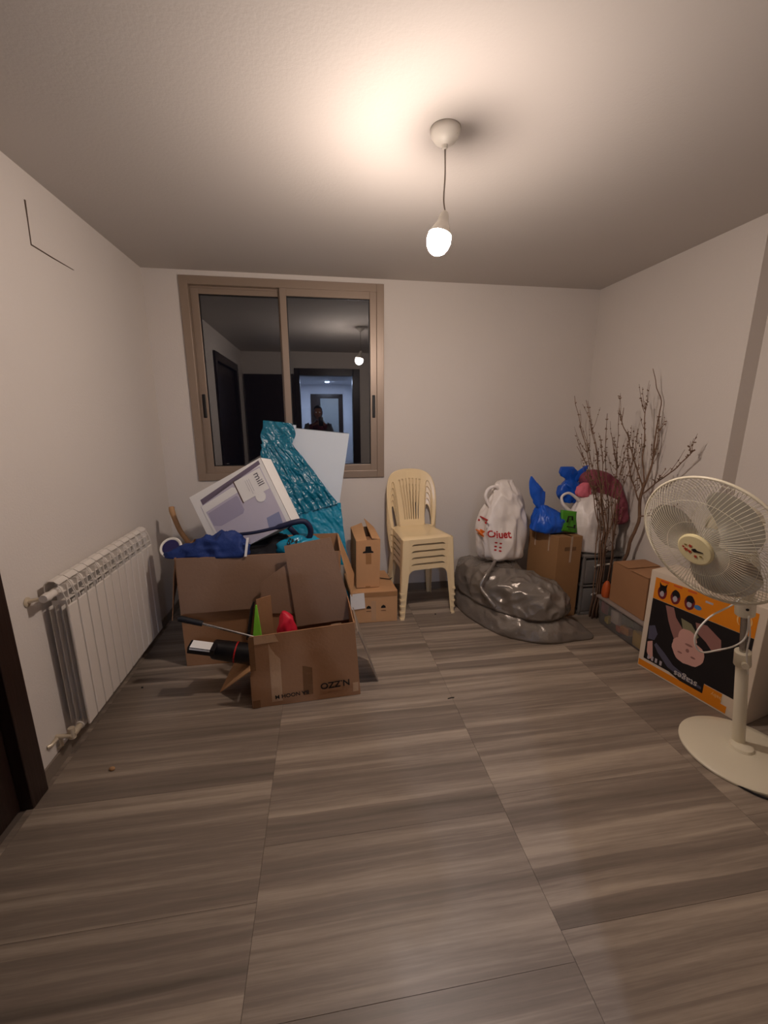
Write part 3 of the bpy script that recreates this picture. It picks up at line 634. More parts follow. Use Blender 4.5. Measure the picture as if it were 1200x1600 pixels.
# ================================================================== stacked chairs
def make_chair():
    t_ = thing('plastic_chair', '', 'chair', (0, 0, 0), 'cream plastic chairs in one stack')
    ZS = .47
    # seat: dished shell with rounded front lip and apron
    bm = nb(); nu, nv = 16, 14; top_, bot = [], []
    def hw(v): return .218 - .036 * v - .012 * (max(0, .10 - v) / .10) ** 2
    for s, off in ((0, 0), (1, -.004)):
        G = []
        for i in range(nv + 1):
            v = i / nv; r = []
            for j in range(nu + 1):
                q = j / nu * 2 - 1; x = q * hw(v); y = .012 + v * .40
                z = ZS - .010 * (1 - q * q) * math.sin(PI * min(1, v * 1.1)) - .014 * (max(0, abs(q) - .80) / .20) ** 2 - .016 * (max(0, .14 - v) / .14) ** 2 + off
                r.append(bm.verts.new((x, y, z)))
            G.append(r)
        (top_ if s == 0 else bot).extend(G)
        for i in range(nv):
            for j in range(nu): bm.faces.new((G[i][j], G[i][j + 1], G[i + 1][j + 1], G[i + 1][j]))
    obj('seat', bm, M_cream, t_, smooth=.9)
    # aprons: front with arched lower edge; sides
    L = []
    for i in range(25):
        u_ = i / 24 * 2 - 1; z = -.043 - .050 * max(0, (abs(u_) - .68) / .32) ** 2.2; L.append((u_ * .172, z))
    out = [(.172, -.004), (-.172, -.004)] + L
    me = shape2d('apron', [(p[0], p[1]) for p in out], (), .004)
    me.transform(frame_m((0, .004, ZS - .008), (1, 0, 0), (0, -.06, 1)))
    obj('front_apron', me, M_cream, t_)
    for s in (-1, 1):
        me = shape2d('apron', [(.06, -.006), (.37, -.006), (.37, -.11), (.345, -.06), (.31, -.045), (.12, -.045), (.085, -.06), (.06, -.11)], (), .004)
        me.transform(frame_m((s * .217, 0, ZS - .01), (-s * .085, 1, 0), (s * -.05, 0, 1))); obj('side_apron', me, M_cream, t_)
    # L-section legs
    for sx in (-1, 1):
        for front in (1, 0):
            bm = nb(); yt, yb_ = (.006, -.016) if front else (.405, .455); dyt = 1 if front else -1
            xt, xb = .219 if front else .185, .242 if front else .212
            wt, wb_ = .062, .034
            rows = []
            for v, fl in ((0, 0), (.2, 0), (.4, 0), (.6, 0), (.8, 0), (.965, 0), (.967, .0045), (1, .0045)):
                z = (ZS - .014) * (1 - v); X = xt + (xb - xt) * v + fl; Y = yt + (yb_ - yt) * v - dyt * fl; w_ = wt + (wb_ - wt) * v ** .75
                th = .0026; P = [(X - w_, Y), (X - .008, Y), (X, Y + dyt * .008), (X, Y + dyt * w_), (X - th, Y + dyt * w_), (X - th, Y + dyt * .010), (X - .010, Y + dyt * th), (X - w_, Y + dyt * th)]
                rows.append([bm.verts.new((sx * px_, py_, z)) for px_, py_ in P])
            for R1, R2 in zip(rows, rows[1:]):
                for j in range(8): bm.faces.new((R1[j], R1[(j + 1) % 8], R2[(j + 1) % 8], R2[j]))
            bm.faces.new(rows[0][::-1]); bm.faces.new(rows[-1])
            obj('leg', bm, M_cream, t_, smooth=.7)
    # backrest: arched frame with seven slots and two side openings, bent from a flat cut-out
    BHt = .50
    Lf = [(-.20, 0), (-.215, .10), (-.225, .22), (-.222, .33), (-.205, .41), (-.170, .462), (-.11, .490), (-.04, BHt)]
    Lf = [tuple(p.xy) for p in spline([V((*p, 0)) for p in Lf], 5)]
    outl = Lf + [(-x, y) for x, y in Lf[::-1]]
    holes = []
    op = [(-.178, .012), (-.190, .10), (-.196, .20), (-.188, .27), (-.178, .292), (-.166, .285), (-.150, .235), (-.135, .17), (-.125, .10), (-.123, .012)]
    opt = [(-.178, .012), (-.188, .09), (-.195, .19), (-.196, .29), (-.185, .375), (-.165, .405), (-.150, .385), (-.137, .31), (-.127, .22), (-.119, .12), (-.117, .012)]
    opt = [tuple(p.xy) for p in spline([V((*p, 0)) for p in opt], 3)]
    holes += [opt, [(-x, y) for x, y in opt[::-1]]]
    for k in range(7):
        q = (k - 3) / 3; xb_, xt_ = q * .062, q * .098; z0, z1 = .065, .425 - .01 * q * q
        h = [(xb_ - .004, z0), (xb_ + .004, z0)]; h += [(xb_ + (xt_ - xb_) * t ** 1.5 + .0065, z0 + (z1 - z0) * t) for t in (.2, .4, .6, .8, 1)]
        h += [(xb_ + (xt_ - xb_) * t ** 1.5 - .0065, z0 + (z1 - z0) * t) for t in (1, .8, .6, .4, .2)]; holes.append(h)
    me = shape2d('back', outl, holes, .004)
    bm = nb(); bm.from_mesh(me)
    for q in range(-11, 12): bmesh.ops.bisect_plane(bm, geom=bm.verts[:] + bm.edges[:] + bm.faces[:], plane_co=(q * .02, 0, 0), plane_no=(1, 0, 0))
    for q in range(1, 17): bmesh.ops.bisect_plane(bm, geom=bm.verts[:] + bm.edges[:] + bm.faces[:], plane_co=(0, q * .03, 0), plane_no=(0, 1, 0))
    bm.to_mesh(me); bm.free()
    for v in me.vertices:
        x, z, d = v.co.x, v.co.y, v.co.z
        y = .40 + .10 * (z / BHt) + .02 * (z / BHt) ** 2 - .06 * (x / .22) ** 2 * (.55 + .3 * z / BHt) + d * -1
        v.co = V((x, y, ZS - .012 + z))
    bk_ = obj('backrest', me, M_cream, t_)
    bm = nb(); pth = []
    for x, z in outl:
        y = .40 + .10 * (z / BHt) + .02 * (z / BHt) ** 2 - .06 * (x / .22) ** 2 * (.55 + .3 * z / BHt)
        pth.append((x, y + .004, ZS - .012 + z))
    tube(bm, pth, .0065, 8)
    for sg_ in (-1, 1):
        q = []
        for x, z in opt:
            x *= sg_; q.append((x, .40 + .10 * (z / BHt) + .02 * (z / BHt) ** 2 - .06 * (x / .22) ** 2 * (.55 + .3 * z / BHt) - .001, ZS - .012 + z))
        tube(bm, q, .0042, 6)
    obj('backrest_rim', bm, M_cream, bk_, smooth=True)
    return t_
ch = make_chair()
names5 = ['lowest cream plastic chair in the stack of five, feet on the floor', 'second chair from the floor in the stack of cream plastic chairs', 'middle chair of the stack of five cream plastic chairs', 'fourth chair up in the cream stack, just below the top one', 'topmost cream plastic chair of the stack, its whole seat and slotted back in view']
for k in range(5):
    c = ch if k == 0 else copy_tree(ch)
    c.location = (.832, 3.085, .055 * k); c.rotation_euler = (0, 0, .14); c['label'] = names5[k]

# ================================================================== right pile
# --- big grey bag
def sh(x, y):
    d = ((x - 1.50) * .55 + (y - 2.98) * -.83)      # along towards the near right end
    return .40 - .14 * max(0, d) - .16 * max(0, x - 1.7) + .10 * max(0, 1.32 - x) / .15 * max(0, min(1, (y - 3.1) / .2))
gb = thing('grey_duvet_bag', 'large shiny grey plastic bag stuffed full, lying on the floor', 'plastic bag', (1.55, 2.95, 0))
ol = [(1.19, 3.50), (1.13, 3.28), (1.16, 3.02), (1.25, 2.78), (1.38, 2.62), (1.58, 2.52), (1.80, 2.52), (1.985, 2.545), (1.965, 2.70), (1.82, 2.84), (1.70, 3.05), (1.66, 3.30), (1.58, 3.50), (1.38, 3.56)]
ou = [(1.22, 3.48), (1.15, 3.28), (1.19, 3.05), (1.28, 2.84), (1.39, 2.70), (1.52, 2.605), (1.66, 2.585), (1.80, 2.64), (1.885, 2.72), (1.87, 2.80), (1.78, 2.90), (1.70, 3.05), (1.66, 3.30), (1.58, 3.50), (1.38, 3.54)]
b = nb(); pillow(b, ol, .001, lambda x, y: .185 - .09 * max(0, x - 1.6) / .3, 24, 12, .018, 4.5, 5, .40); obj('lower_layer', b, M_silver, gb, smooth=True)
b = nb(); pillow(b, ou, .150, lambda x, y: sh(x, y) - .12, 60, 16, .026, 5.5, 8, .50, bulge=.05, jit=.7); obj('upper_layer', b, M_silver, gb, smooth=True)
b = nb(); tube(b, spline([(1.395, 3.06, .47), (1.33, 2.97, .455), (1.245, 2.90, .40), (1.205, 2.88, .33), (1.235, 2.80, .27), (1.28, 2.74, .21)], 6), [.012, .014, .016, .016, .016, .018] * 5 + [.006], 8); obj('fold_ridge', b, M_silver, gb, smooth=True)
# --- white bag with red print
wb = thing('white_bag', 'tall white plastic bag with red lettering on the grey bag', 'plastic bag', (1.47, 3.22, .44))
b = nb(); loftbag(b, [(.445, 1.50, 3.22, .14, .12, .2), (.49, 1.505, 3.20, .180, .155, .2), (.62, 1.51, 3.21, .200, .165, .2), (.76, 1.52, 3.22, .212, .16, .2), (.88, 1.53, 3.24, .195, .14, .2), (.99, 1.54, 3.26, .155, .11, .2), (1.07, 1.53, 3.27, .12, .07, .2), (1.115, 1.56, 3.27, .07, .035, .2)], 130, 12, .030, 7, 3); obj('bag_body', b, M_wbag, wb, smooth=True)
b = nb(); tube(b, spline([(1.37, 3.17, .90), (1.33, 3.18, .99), (1.36, 3.2, 1.05), (1.42, 3.2, 1.07), (1.47, 3.21, 1.02)], 6), [.014] * 24 + [.01], 8); obj('handle', b, M_wbag, wb, smooth=True)
Mw = frame_m((1.415, 3.020, .695), (1, -.14, .0), (0, .04, 1))
def wrapped_text(body, size, M, m, parent, R0=.2, **k):
    o_ = text(body, size, M, m, parent, **k); return o_
tgt = wb.children[0]
conform(text('Oiuet', .082, Mw, M_red, wb, th=.002, bold=.0022), tgt, off=.004)
conform(decal('orange_dot', blob2(-.115, -.005, .026, .024), Mw, mat('orange_dot', (226, 120, 40), .5), wb), tgt)
for a, c in ((0, -.07), (.035, -.075), (0, -.105), (.035, -.11), (.0, -.135), (.035, -.14)): conform(decal('red_mark', blob2(a - .02, c, .011, .008, 7), Mw, M_red, wb), tgt)
for a, c in ((-.13, .11), (-.12, .09), (-.115, .125)): conform(decal('red_mark', blob2(a, c, .008, .011, 6), Mw, M_red, wb), tgt)
# --- strapped box
sb = thing('cardboard_box', 'brown cardboard box tied with white straps under the blue bag', 'box', (1.9, 3.05, 0))
K0, K1, K2, K3 = V((1.755, 3.20, 0)), V((1.845, 2.90, 0)), V((2.062, 2.905, 0)), V((1.975, 3.20, 0))
b = nb(); up = V((0, 0, .70)); e = V((0, 0, .001)); hexa(b, [K0 + e, K1 + e, K2 + e, K3 + e, K0 + up, K1 + up, K2 + up, K3 + up], .004); obj('box_body', b, mat('brown_carton', (150, 112, 74), .7, bump=.1, bscale=60, var=.08), sb)
def strap(pts, wdir, wd=.009):
    bm = nb(); pts = [V(p) for p in pts]; wv = V(wdir).normalized() * wd
    a = [bm.verts.new(p + wv) for p in pts]; c = [bm.verts.new(p - wv) for p in pts]
    for i in range(len(pts) - 1): bm.faces.new((a[i], a[i + 1], c[i + 1], c[i]))
    r = bmesh.ops.solidify(bm, geom=bm.faces[:], thickness=.0015); return obj('strap', bm, M_strap, sb)
z_ = .7025; kd = (K1 - K0).normalized(); kx = (K2 - K1).normalized()
mid0, mid1 = K0.lerp(K3, .45), K1.lerp(K2, .55)
strap([mid0 + V((0, 0, z_)), mid1 + V((0, 0, z_)), mid1 + V((0, -.003, z_)), mid1 + V((0, -.003, .48))], kx)
for f, dz in ((.25, .57), (.72, .56)):
    a, c = K0.lerp(K1, f), K3.lerp(K2, f); o1 = V((-.0035, -.001, 0))
    strap([c + V((0, 0, z_)), a + V((0, 0, z_)), a + o1 + V((0, 0, z_)), a + o1 + V((0, 0, dz))], kd, .007)
decal('stencil', rect(-.045, -.02, .055, .012), frame_m(K1.lerp(K2, .5) + V((0, -.0015, .60)), kx, (0, 0, 1)), mat('faint_stencil', (110, 80, 52), .7), sb, .001)
# --- blue knotted bag, green bag
bb = thing('blue_bag', 'small royal blue plastic bag with a knotted tail on the strapped box', 'plastic bag', (1.84, 3.07, .705))
b = nb(); loftbag(b, [(.706, 1.83, 3.06, .09, .08), (.73, 1.83, 3.06, .128, .105), (.80, 1.835, 3.06, .135, .11), (.86, 1.83, 3.07, .11, .09), (.905, 1.80, 3.08, .06, .05), (.93, 1.775, 3.08, .03, .03)], 100, 10, .022, 11, 8); obj('bag_body', b, M_blue, bb, smooth=True)
b = nb(); loftbag(b, [(.90, 1.775, 3.08, .03, .025), (.95, 1.755, 3.08, .045, .022), (1.01, 1.745, 3.085, .062, .018), (1.06, 1.725, 3.09, .052, .016), (1.12, 1.695, 3.10, .028, .012), (1.165, 1.680, 3.10, .006, .006)], 48, 8, .016, 16, 4, sq=1.6); obj('knot_tail', b, M_blue, bb, smooth=True)
gn = thing('green_bag', 'small bright green printed bag hanging at the right of the blue bag', 'plastic bag', (1.97, 2.97, .70))
b = nb(); panel(b, [(1.895, 2.955, .735), (2.035, 2.965, .71), (2.045, 3.0, .88), (1.905, 2.995, .90)], .018, 8, .015, 3); obj('bag_body', b, M_green, gn, smooth=True)
Mgn = frame_m((1.965, 2.952, .80), (1, .07, -.05), (0, .2, 1))
decal('printed_line', [(-.035, .005), (-.025, .005), (-.015, .045), (.015, .045), (.015, .02), (.022, .02), (.022, .055), (-.02, .055)], Mgn, M_ink, gn, .006, .01); decal('printed_line', [(-.03, -.035), (.04, -.045), (.045, -.015), (.035, -.015), (.03, -.035), (-.03, -.025)], Mgn, M_ink, gn, .006, .01)
# --- rack / drawer of clear plastic in the corner
rk = thing('storage_unit', 'grey translucent plastic drawer unit with a white handle in the corner', 'drawers', (2.27, 3.05, 0))
M_grey = mat('grey_translucent', (142, 138, 134), .22, trans=.35, ior=1.3)
b = nb(); box(b, (2.09, 2.90, .505), (2.46, 3.22, .53), .006); box(b, (2.09, 2.90, .002), (2.46, 3.22, .03), .004); box(b, (2.09, 2.90, .255), (2.46, 3.22, .27), .003)
for x, y in ((2.09, 2.90), (2.44, 2.90), (2.09, 3.20), (2.44, 3.20)): box(b, (x, y, .01), (x + .02, y + .02, .52), .003)
obj('frame', b, mat('grey_plastic', (120, 116, 112), .35), rk)
for z in (.28, .035):
    b = nb(); box(b, (2.112, 2.897, z), (2.438, 3.2, z + .205), .012); o = obj('drawer', b, M_grey, rk, smooth=.5)
    b = nb(); tube(b, spline([(2.19, 2.892, z + .15), (2.195, 2.868, z + .175), (2.24, 2.862, z + .18), (2.33, 2.865, z + .182), (2.36, 2.89, z + .18)], 4), .008, 8); obj('drawer_handle', b, M_white, o, smooth=True)
# --- second white bag, blue bag, rose bag above the drawers
w2 = thing('white_bag', 'plain white plastic bag standing behind the bare twigs', 'plastic bag', (2.22, 3.03, .535))
b = nb(); loftbag(b, [(.533, 2.24, 3.05, .13, .11), (.56, 2.24, 3.05, .19, .145), (.70, 2.23, 3.05, .205, .15), (.85, 2.235, 3.06, .205, .145), (.96, 2.26, 3.07, .19, .12), (1.01, 2.28, 3.08, .17, .08)], 110, 10, .028, 7, 5); obj('bag_body', b, M_wbag, w2, smooth=True)
b = nb(); tube(b, spline([(2.02, 3.02, .86), (1.94, 3.02, .93), (1.92, 3.03, 1.0), (1.98, 3.03, 1.03), (2.06, 3.03, .98), (2.11, 3.03, .93)], 6), [.022 - .012 * math.sin(PI * i / 30) for i in range(31)], 8); obj('handle', b, M_wbag, w2, smooth=True)
b2 = thing('blue_bag', 'royal blue plastic bag wedged in the corner above the white bag', 'plastic bag', (2.2, 3.25, 1.0))
b = nb(); loftbag(b, [(.90, 2.16, 3.28, .06, .06), (.97, 2.16, 3.28, .12, .08), (1.04, 2.155, 3.28, .105, .06), (1.10, 2.15, 3.28, .05, .03), (1.16, 2.12, 3.28, .085, .025), (1.215, 2.09, 3.28, .05, .015)], 80, 8, .022, 10, 9); obj('bag_body', b, M_blue, b2, smooth=True)
b = nb(); loftbag(b, [(1.07, 2.18, 3.27, .02, .02), (1.11, 2.20, 3.27, .035, .02), (1.16, 2.235, 3.27, .045, .018), (1.20, 2.265, 3.27, .035, .014), (1.225, 2.285, 3.27, .012, .008)], 40, 8, .014, 16, 4, sq=1.6); obj('bag_ear', b, M_blue, b2, smooth=True)
rb = thing('rose_bundle', 'dusty rose cloth bundle leaning in the corner behind the twigs', 'cloth', (2.35, 3.1, .9))
b = nb()
path = spline([(2.17, 3.14, 1.09), (2.25, 3.14, 1.12), (2.33, 3.13, 1.10), (2.39, 3.07, 1.02), (2.40, 2.99, .90), (2.40, 2.93, .78)], 6)
tube(b, path, [.035 + .06 * math.sin(PI * min(1, (i + 2) / (len(path) + 2))) ** .6 for i in range(len(path))], 28)
for v in b.verts: v.co += V((noise.noise(v.co * 12), noise.noise(v.co * 12 + V((3, 0, 0))), noise.noise(v.co * 12 + V((0, 5, 0))))) * .018; v.co.x = min(v.co.x, 2.472)
obj('bundle', b, M_maroon, rb, smooth=True)
b = nb(); loftbag(b, [(.99, 2.13, 3.05, .03, .02), (1.01, 2.135, 3.05, .06, .03), (1.07, 2.14, 3.06, .055, .03), (1.105, 2.16, 3.07, .03, .02)], 50, 6, .02, 14, 2); obj('pink_patch', b, M_pink, rb, smooth=True)

# --- bare branches
def limb(bm, pts, r0, r1, sub=5, n=7):
    P = spline(pts, sub); k = len(P); P = [p + V((noise.noise(p * 9), noise.noise(p * 9 + V((7, 0, 0))), 0)) * .014 for p in P]
    tube(bm, P, [r0 + (r1 - r0) * i / (k - 1) for i in range(k)], n); return P
def buds(bm, P, k=5, tail=.5):
    for _ in range(k):
        i = int(len(P) * (1 - tail * random.random())) - 1; p = P[max(1, min(i, len(P) - 1))]; d = (P[-1] - P[0]).normalized()
        s = V((random.uniform(-1, 1), random.uniform(-1, 1), random.uniform(.2, 1))).normalized(); q = p + s * random.uniform(.010, .020)
        tube(bm, [p, p.lerp(q, .6), q], [.0022, .0042, .001], 5)
def spray(bm, P, k, ln, r):
    for _ in range(k):
        i = random.randint(int(len(P) * .25), len(P) - 3); p = P[i]; d = (P[min(i + 3, len(P) - 1)] - p).normalized()
        s = V((random.uniform(-1, 1), random.uniform(-.8, .8), random.uniform(.1, .9))).normalized(); L_ = ln * random.uniform(.5, 1.2)
        m1 = p + (d * .6 + s * .5) * L_ * .5; m2 = p + (d * .85 + s * .45 + V((0, 0, .15))) * L_
        m2.x = min(m2.x, 2.455); m1.x = min(m1.x, 2.455)
        Q = limb(bm, [p, m1, m2], r, r * .4, 4, 5); buds(bm, Q, 4, .8)
tr = thing('bare_branch', 'thick forked bare branch leaning in the corner with one long whip', 'branch', (2.38, 2.80, 0))
b = nb()
T = limb(b, [(2.42, 2.86, .005), (2.395, 2.85, .35), (2.375, 2.78, .62), (2.37, 2.72, .85), (2.36, 2.70, 1.03), (2.35, 2.69, 1.16)], .015, .010, 5, 9)
obj('trunk', b, M_bark, tr, smooth=True)
b = nb(); Q = limb(b, [(2.355, 2.69, 1.12), (2.40, 2.69, 1.32), (2.42, 2.72, 1.45), (2.43, 2.73, 1.60), (2.435, 2.73, 1.72), (2.40, 2.755, 1.86), (2.355, 2.76, 1.97)], .007, .002); obj('long_whip', b, M_bark, tr, smooth=True)
for pts in ([(2.36, 2.70, 1.06), (2.38, 2.60, 1.17), (2.385, 2.48, 1.28), (2.38, 2.38, 1.39), (2.38, 2.355, 1.42)], [(2.355, 2.69, 1.14), (2.33, 2.70, 1.30), (2.33, 2.72, 1.45), (2.335, 2.75, 1.66), (2.33, 2.76, 1.74)],
            [(2.355, 2.69, 1.10), (2.30, 2.72, 1.26), (2.26, 2.76, 1.42), (2.21, 2.80, 1.58), (2.20, 2.80, 1.70)], [(2.355, 2.69, 1.14), (2.40, 2.69, 1.33), (2.425, 2.70, 1.50), (2.43, 2.73, 1.65)],
            [(2.36, 2.70, 1.0), (2.30, 2.72, 1.12), (2.25, 2.75, 1.3), (2.24, 2.76, 1.42)], [(2.36, 2.70, .90), (2.41, 2.60, .93), (2.43, 2.50, .96)]):
    b = nb(); Q = limb(b, pts, .0058, .002); buds(b, Q, 10, .6); spray(b, Q, 8, .15, .0024); obj('side_branch', b, M_bark, tr, smooth=True)
tw = thing('twig_bundle', 'bundle of thin bare budding twigs in front of the white bag', 'branches', (2.22, 2.83, 0))
tips = [(1.835, 2.86, 1.785), (1.935, 2.86, 1.755), (1.98, 2.84, 1.62), (2.06, 2.85, 1.50), (2.115, 2.86, 1.66), (2.20, 2.84, 1.70), (2.13, 2.82, 1.52), (2.28, 2.82, 1.45), (1.90, 2.86, 1.42), (1.96, 2.82, 1.25), (2.34, 2.80, 1.55), (1.93, 2.86, 1.56)]
for i, tp_ in enumerate(tips):
    bx_, by_ = 2.17 + .018 * (i % 8), 2.825 + .010 * (i % 5); tp_ = V(tp_)
    b = nb(); base = V((bx_, by_, .004)); k1 = V((bx_ + random.uniform(-.015, .015), by_, .55)); k2 = V((bx_ + (tp_.x - bx_) * random.uniform(.1, .45), by_, .95)); k3 = k2.lerp(tp_, .5) + V((random.uniform(-.02, .04), random.uniform(-.02, .02), .0))
    Q = limb(b, [base, k1, k2, k3, tp_], .0055, .0018); buds(b, Q, 12, .4); spray(b, Q, 6 + i % 3, .16, .0022); obj('twig', b, M_bark, tw, smooth=True)

# --- toy tub and the carton on its lid
tt = thing('storage_tub', 'low clear plastic tub full of toys on the floor by the wall', 'storage tub', (2.3, 2.6, 0))
X0, X1, Y0, Y1 = 2.17, 2.46, 2.26, 2.785
b = nb(); hexa(b, [(X0 + .015, Y0 + .02, .002), (X1, Y0 + .02, .002), (X1, Y1 - .02, .002), (X0 + .015, Y1 - .02, .002), (X0, Y0, .215), (X1, Y0, .215), (X1, Y1, .215), (X0, Y1, .215)], .012); obj('tub_body', b, M_clear, tt, smooth=.5)
b = nb(); box(b, (X0 - .012, Y0 - .012, .214), (X1 + .005, Y1 + .012, .236), .008); obj('lid', b, mat('greyish_lid', (150, 136, 128), .3), tt, smooth=.5)
toys = [((2.225, 2.36, .07), (.03, .055, .055), (214, 178, 60), 'yellow toy block at the near end of the clear tub'), ((2.225, 2.49, .08), (.03, .04, .03), (222, 150, 70), 'orange toy block in the middle of the clear tub'), ((2.225, 2.60, .12), (.03, .045, .05), (226, 220, 212), 'white toy block inside the clear tub'), ((2.225, 2.69, .06), (.03, .03, .03), (212, 190, 70), 'small yellow ball-like toy at the far end of the tub'), ((2.225, 2.735, .15), (.03, .025, .05), (188, 84, 100), 'pink toy at the far end of the clear tub'), ((2.225, 2.47, .15), (.03, .06, .03), (96, 112, 96), 'grey green toy under the tub lid'), ((2.225, 2.55, .05), (.028, .03, .03), (190, 90, 60), 'rust red toy low in the clear tub')]
for i, (c, s, rgb, lab) in enumerate(toys):
    b = nb(); box(b, (c[0] - s[0], c[1] - s[1], c[2] - s[2]), (c[0] + s[0], c[1] + s[1], c[2] + s[2]), .012)
    for v in b.verts: v.co += V((0, noise.noise(v.co * 20), noise.noise(v.co * 20 + V((2, 0, 0))))) * .02
    tag(obj('toy', b, mat('toy_%d' % rgb[0] + str(rgb[1]), rgb, .45), smooth=.6), lab, 'toy', 'toys in the clear tub')
c6 = thing('cardboard_box', 'worn cardboard box standing on the lid of the toy tub', 'box', (2.32, 2.5, .238))
P6 = [V(p) for p in ((2.185, 2.33, .238), (2.455, 2.36, .238), (2.455, 2.70, .238), (2.19, 2.69, .238))]; U6 = V((-.003, 0, .315))
b = nb(); hexa(b, P6 + [p + U6 for p in P6], .004); obj('box_body', b, M_card, c6)
M6 = frame_m(P6[3], P6[0] - P6[3], (0, 0, 1))
decal('tape_strip', rect(.17, .20, .22, .315), M6, M_tape, c6, .001); decal('edge_gap', [(.03, .306), (.16, .300), (.16, .306), (.03, .313)], M6, M_ink, c6, .001); decal('printed_mark', rect(.04, .27, .05, .283), M6, M_ink, c6, .001)
b = nb(); panel(b, [P6[3] + U6 + V((.0, -.02, .004)), P6[0].lerp(P6[3], .52) + U6 + V((-.01, 0, .006)), P6[1].lerp(P6[2], .5) + U6 + V((0, 0, .003)), P6[2] + U6 + V((-.0, -.02, .003))], .003, 5, .003); obj('flap', b, M_card, c6)
b = nb(); panel(b, [P6[0] + U6 + V((-.004, .0, .004)), P6[0].lerp(P6[3], .46) + U6 + V((-.01, 0, .004)), P6[1].lerp(P6[2], .46) + U6 + V((0, 0, .003)), P6[1] + U6 + V((-.0, .0, .003))], .003, 5, .003); obj('flap', b, M_card, c6)
b = nb(); loftbag(b, [(.238, 2.20, 2.74, .03, .03), (.28, 2.20, 2.74, .034, .034), (.34, 2.20, 2.74, .026, .026), (.37, 2.20, 2.74, .008, .008)], 20, 4, .005, 14, 1); tag(obj('orange_cup', b, mat('burnt_orange', (190, 88, 40), .5), smooth=True), 'small burnt orange bottle-like item behind the worn box', 'bottle')

# --- orange product box printed upside down
sg = thing('product_box', 'large orange and black printed product box standing upside down behind the fan', 'box', (2.2, 1.9, 0))
G0, G1 = V((2.062, 2.19, 0)), V((2.206, 1.592, 0)); gl = (G1 - G0); gn_ = V((-gl.y, gl.x, 0)).normalized() * -1
gn_ = gn_ if gn_.x > 0 else -gn_
GD = gn_ * .235; GH = V((0, 0, .685))
G2, G3 = G1 + GD, G0 + GD
G3.x = min(G3.x, 2.45)
b = nb(); hexa(b, [G0 + e, G1 + e, G2 + e, G3 + e, G0 + GH, G1 + GH, G2 + GH, G3 + GH], .003); obj('box_body', b, mat('off_white_board', (216, 200, 180), .5), sg)
MG = frame_m(G0, gl, (0, 0, 1)); LW = gl.length; HH = .685        # local x to the right, y up, z towards the viewer
if (MG.to_3x3() @ V((0, 0, 1))).x > 0: print('stages face flipped')
dc = lambda n_, pts, m_, off: decal(n_, pts, MG, m_, sg, off)
M_blk = mat('black_print', (22, 18, 22), .45); M_fl = mat('print_skin', (206, 158, 146), .5); M_fl2 = mat('print_skin_dark', (150, 106, 98), .5); M_sl = mat('print_slate', (82, 80, 98), .5); M_dr = mat('print_dark_red', (110, 30, 34), .5); M_pg = mat('print_grey', (176, 166, 172), .5); M_cb = mat('print_blue', (66, 120, 176), .5)
dc('orange_band', rect(.035, .505, LW - .035, .645), M_orange, .001)
dc('orange_foot', rect(.005, .012, LW - .09, .055), M_orange, .001)
dc('orange_foot', rect(.40, .05, LW - .12, .115), M_orange, .0012)
dc('black_picture', [(.035, .503), (LW - .035, .503), (LW - .035, .12), (.40, .12), (.40, .055), (.27, .055), (.20, .075), (.035, .075)], M_blk, .0015)
# upside-down photograph: arm, face, chair straps
dc('picture_arm', [(.12, .49), (.17, .495), (.19, .44), (.235, .39), (.235, .32), (.20, .30), (.175, .345), (.15, .40)], M_fl2, .0022)
dc('picture_collar', [(.22, .45), (.28, .44), (.33, .38), (.30, .33), (.25, .35), (.235, .40)], mat('print_olive', (130, 124, 96), .5), .0024)
dc('picture_shoulder', [(.30, .46), (.36, .47), (.44, .42), (.45, .36), (.41, .33), (.37, .37), (.32, .40)], M_fl2, .0022)
dc('picture_face', blob2(.285, .262, .095, .082, 26, .25, 3), M_fl, .0028)
dc('picture_neck', blob2(.27, .345, .055, .05, 18, .2, 5), M_fl, .0026)
dc('picture_hair', [(.19, .24), (.22, .19), (.28, .175), (.34, .19), (.375, .235), (.36, .21), (.34, .17), (.27, .155), (.21, .175)], M_blk, .0034)
for a, c, rx, ry in ((.245, .235, .014, .006), (.32, .24, .014, .006), (.285, .268, .010, .012), (.287, .305, .022, .007)): dc('picture_feature', blob2(a, c, rx, ry, 12), M_fl2, .0038)
dc('picture_hand', [(.045, .20), (.075, .22), (.085, .16), (.095, .10), (.07, .09), (.05, .13)], M_fl, .0024)
dc('picture_glove', [(.04, .31), (.075, .33), (.10, .28), (.085, .23), (.045, .22)], M_sl, .0022)
dc('picture_strap', [(.10, .22), (.16, .18), (.22, .13), (.32, .10), (.39, .09), (.39, .075), (.29, .075), (.19, .10), (.12, .16), (.09, .20)], M_sl, .0032)
for a in (.06, .085, .11, .14): dc('picture_buckle', rect(a, .085, a + .014, .115), M_pg, .0036)
Mt = MG @ Matrix.Translation((.30, .088, .0046)) @ Matrix.Rotation(PI, 4, 'Z'); text('stages', .056, Mt, mat('pale_print', (206, 198, 192), .5), sg)
text('baby', .03, MG @ Matrix.Translation((.47, .085, .003)) @ Matrix.Rotation(PI, 4, 'Z'), mat('pale_orange_print', (238, 190, 120), .5), sg)
text('(4)', .07, MG @ Matrix.Translation((LW - .09, .575, .003)) @ Matrix.Rotation(PI, 4, 'Z'), mat('pale_orange_print', (238, 190, 120), .5), sg)
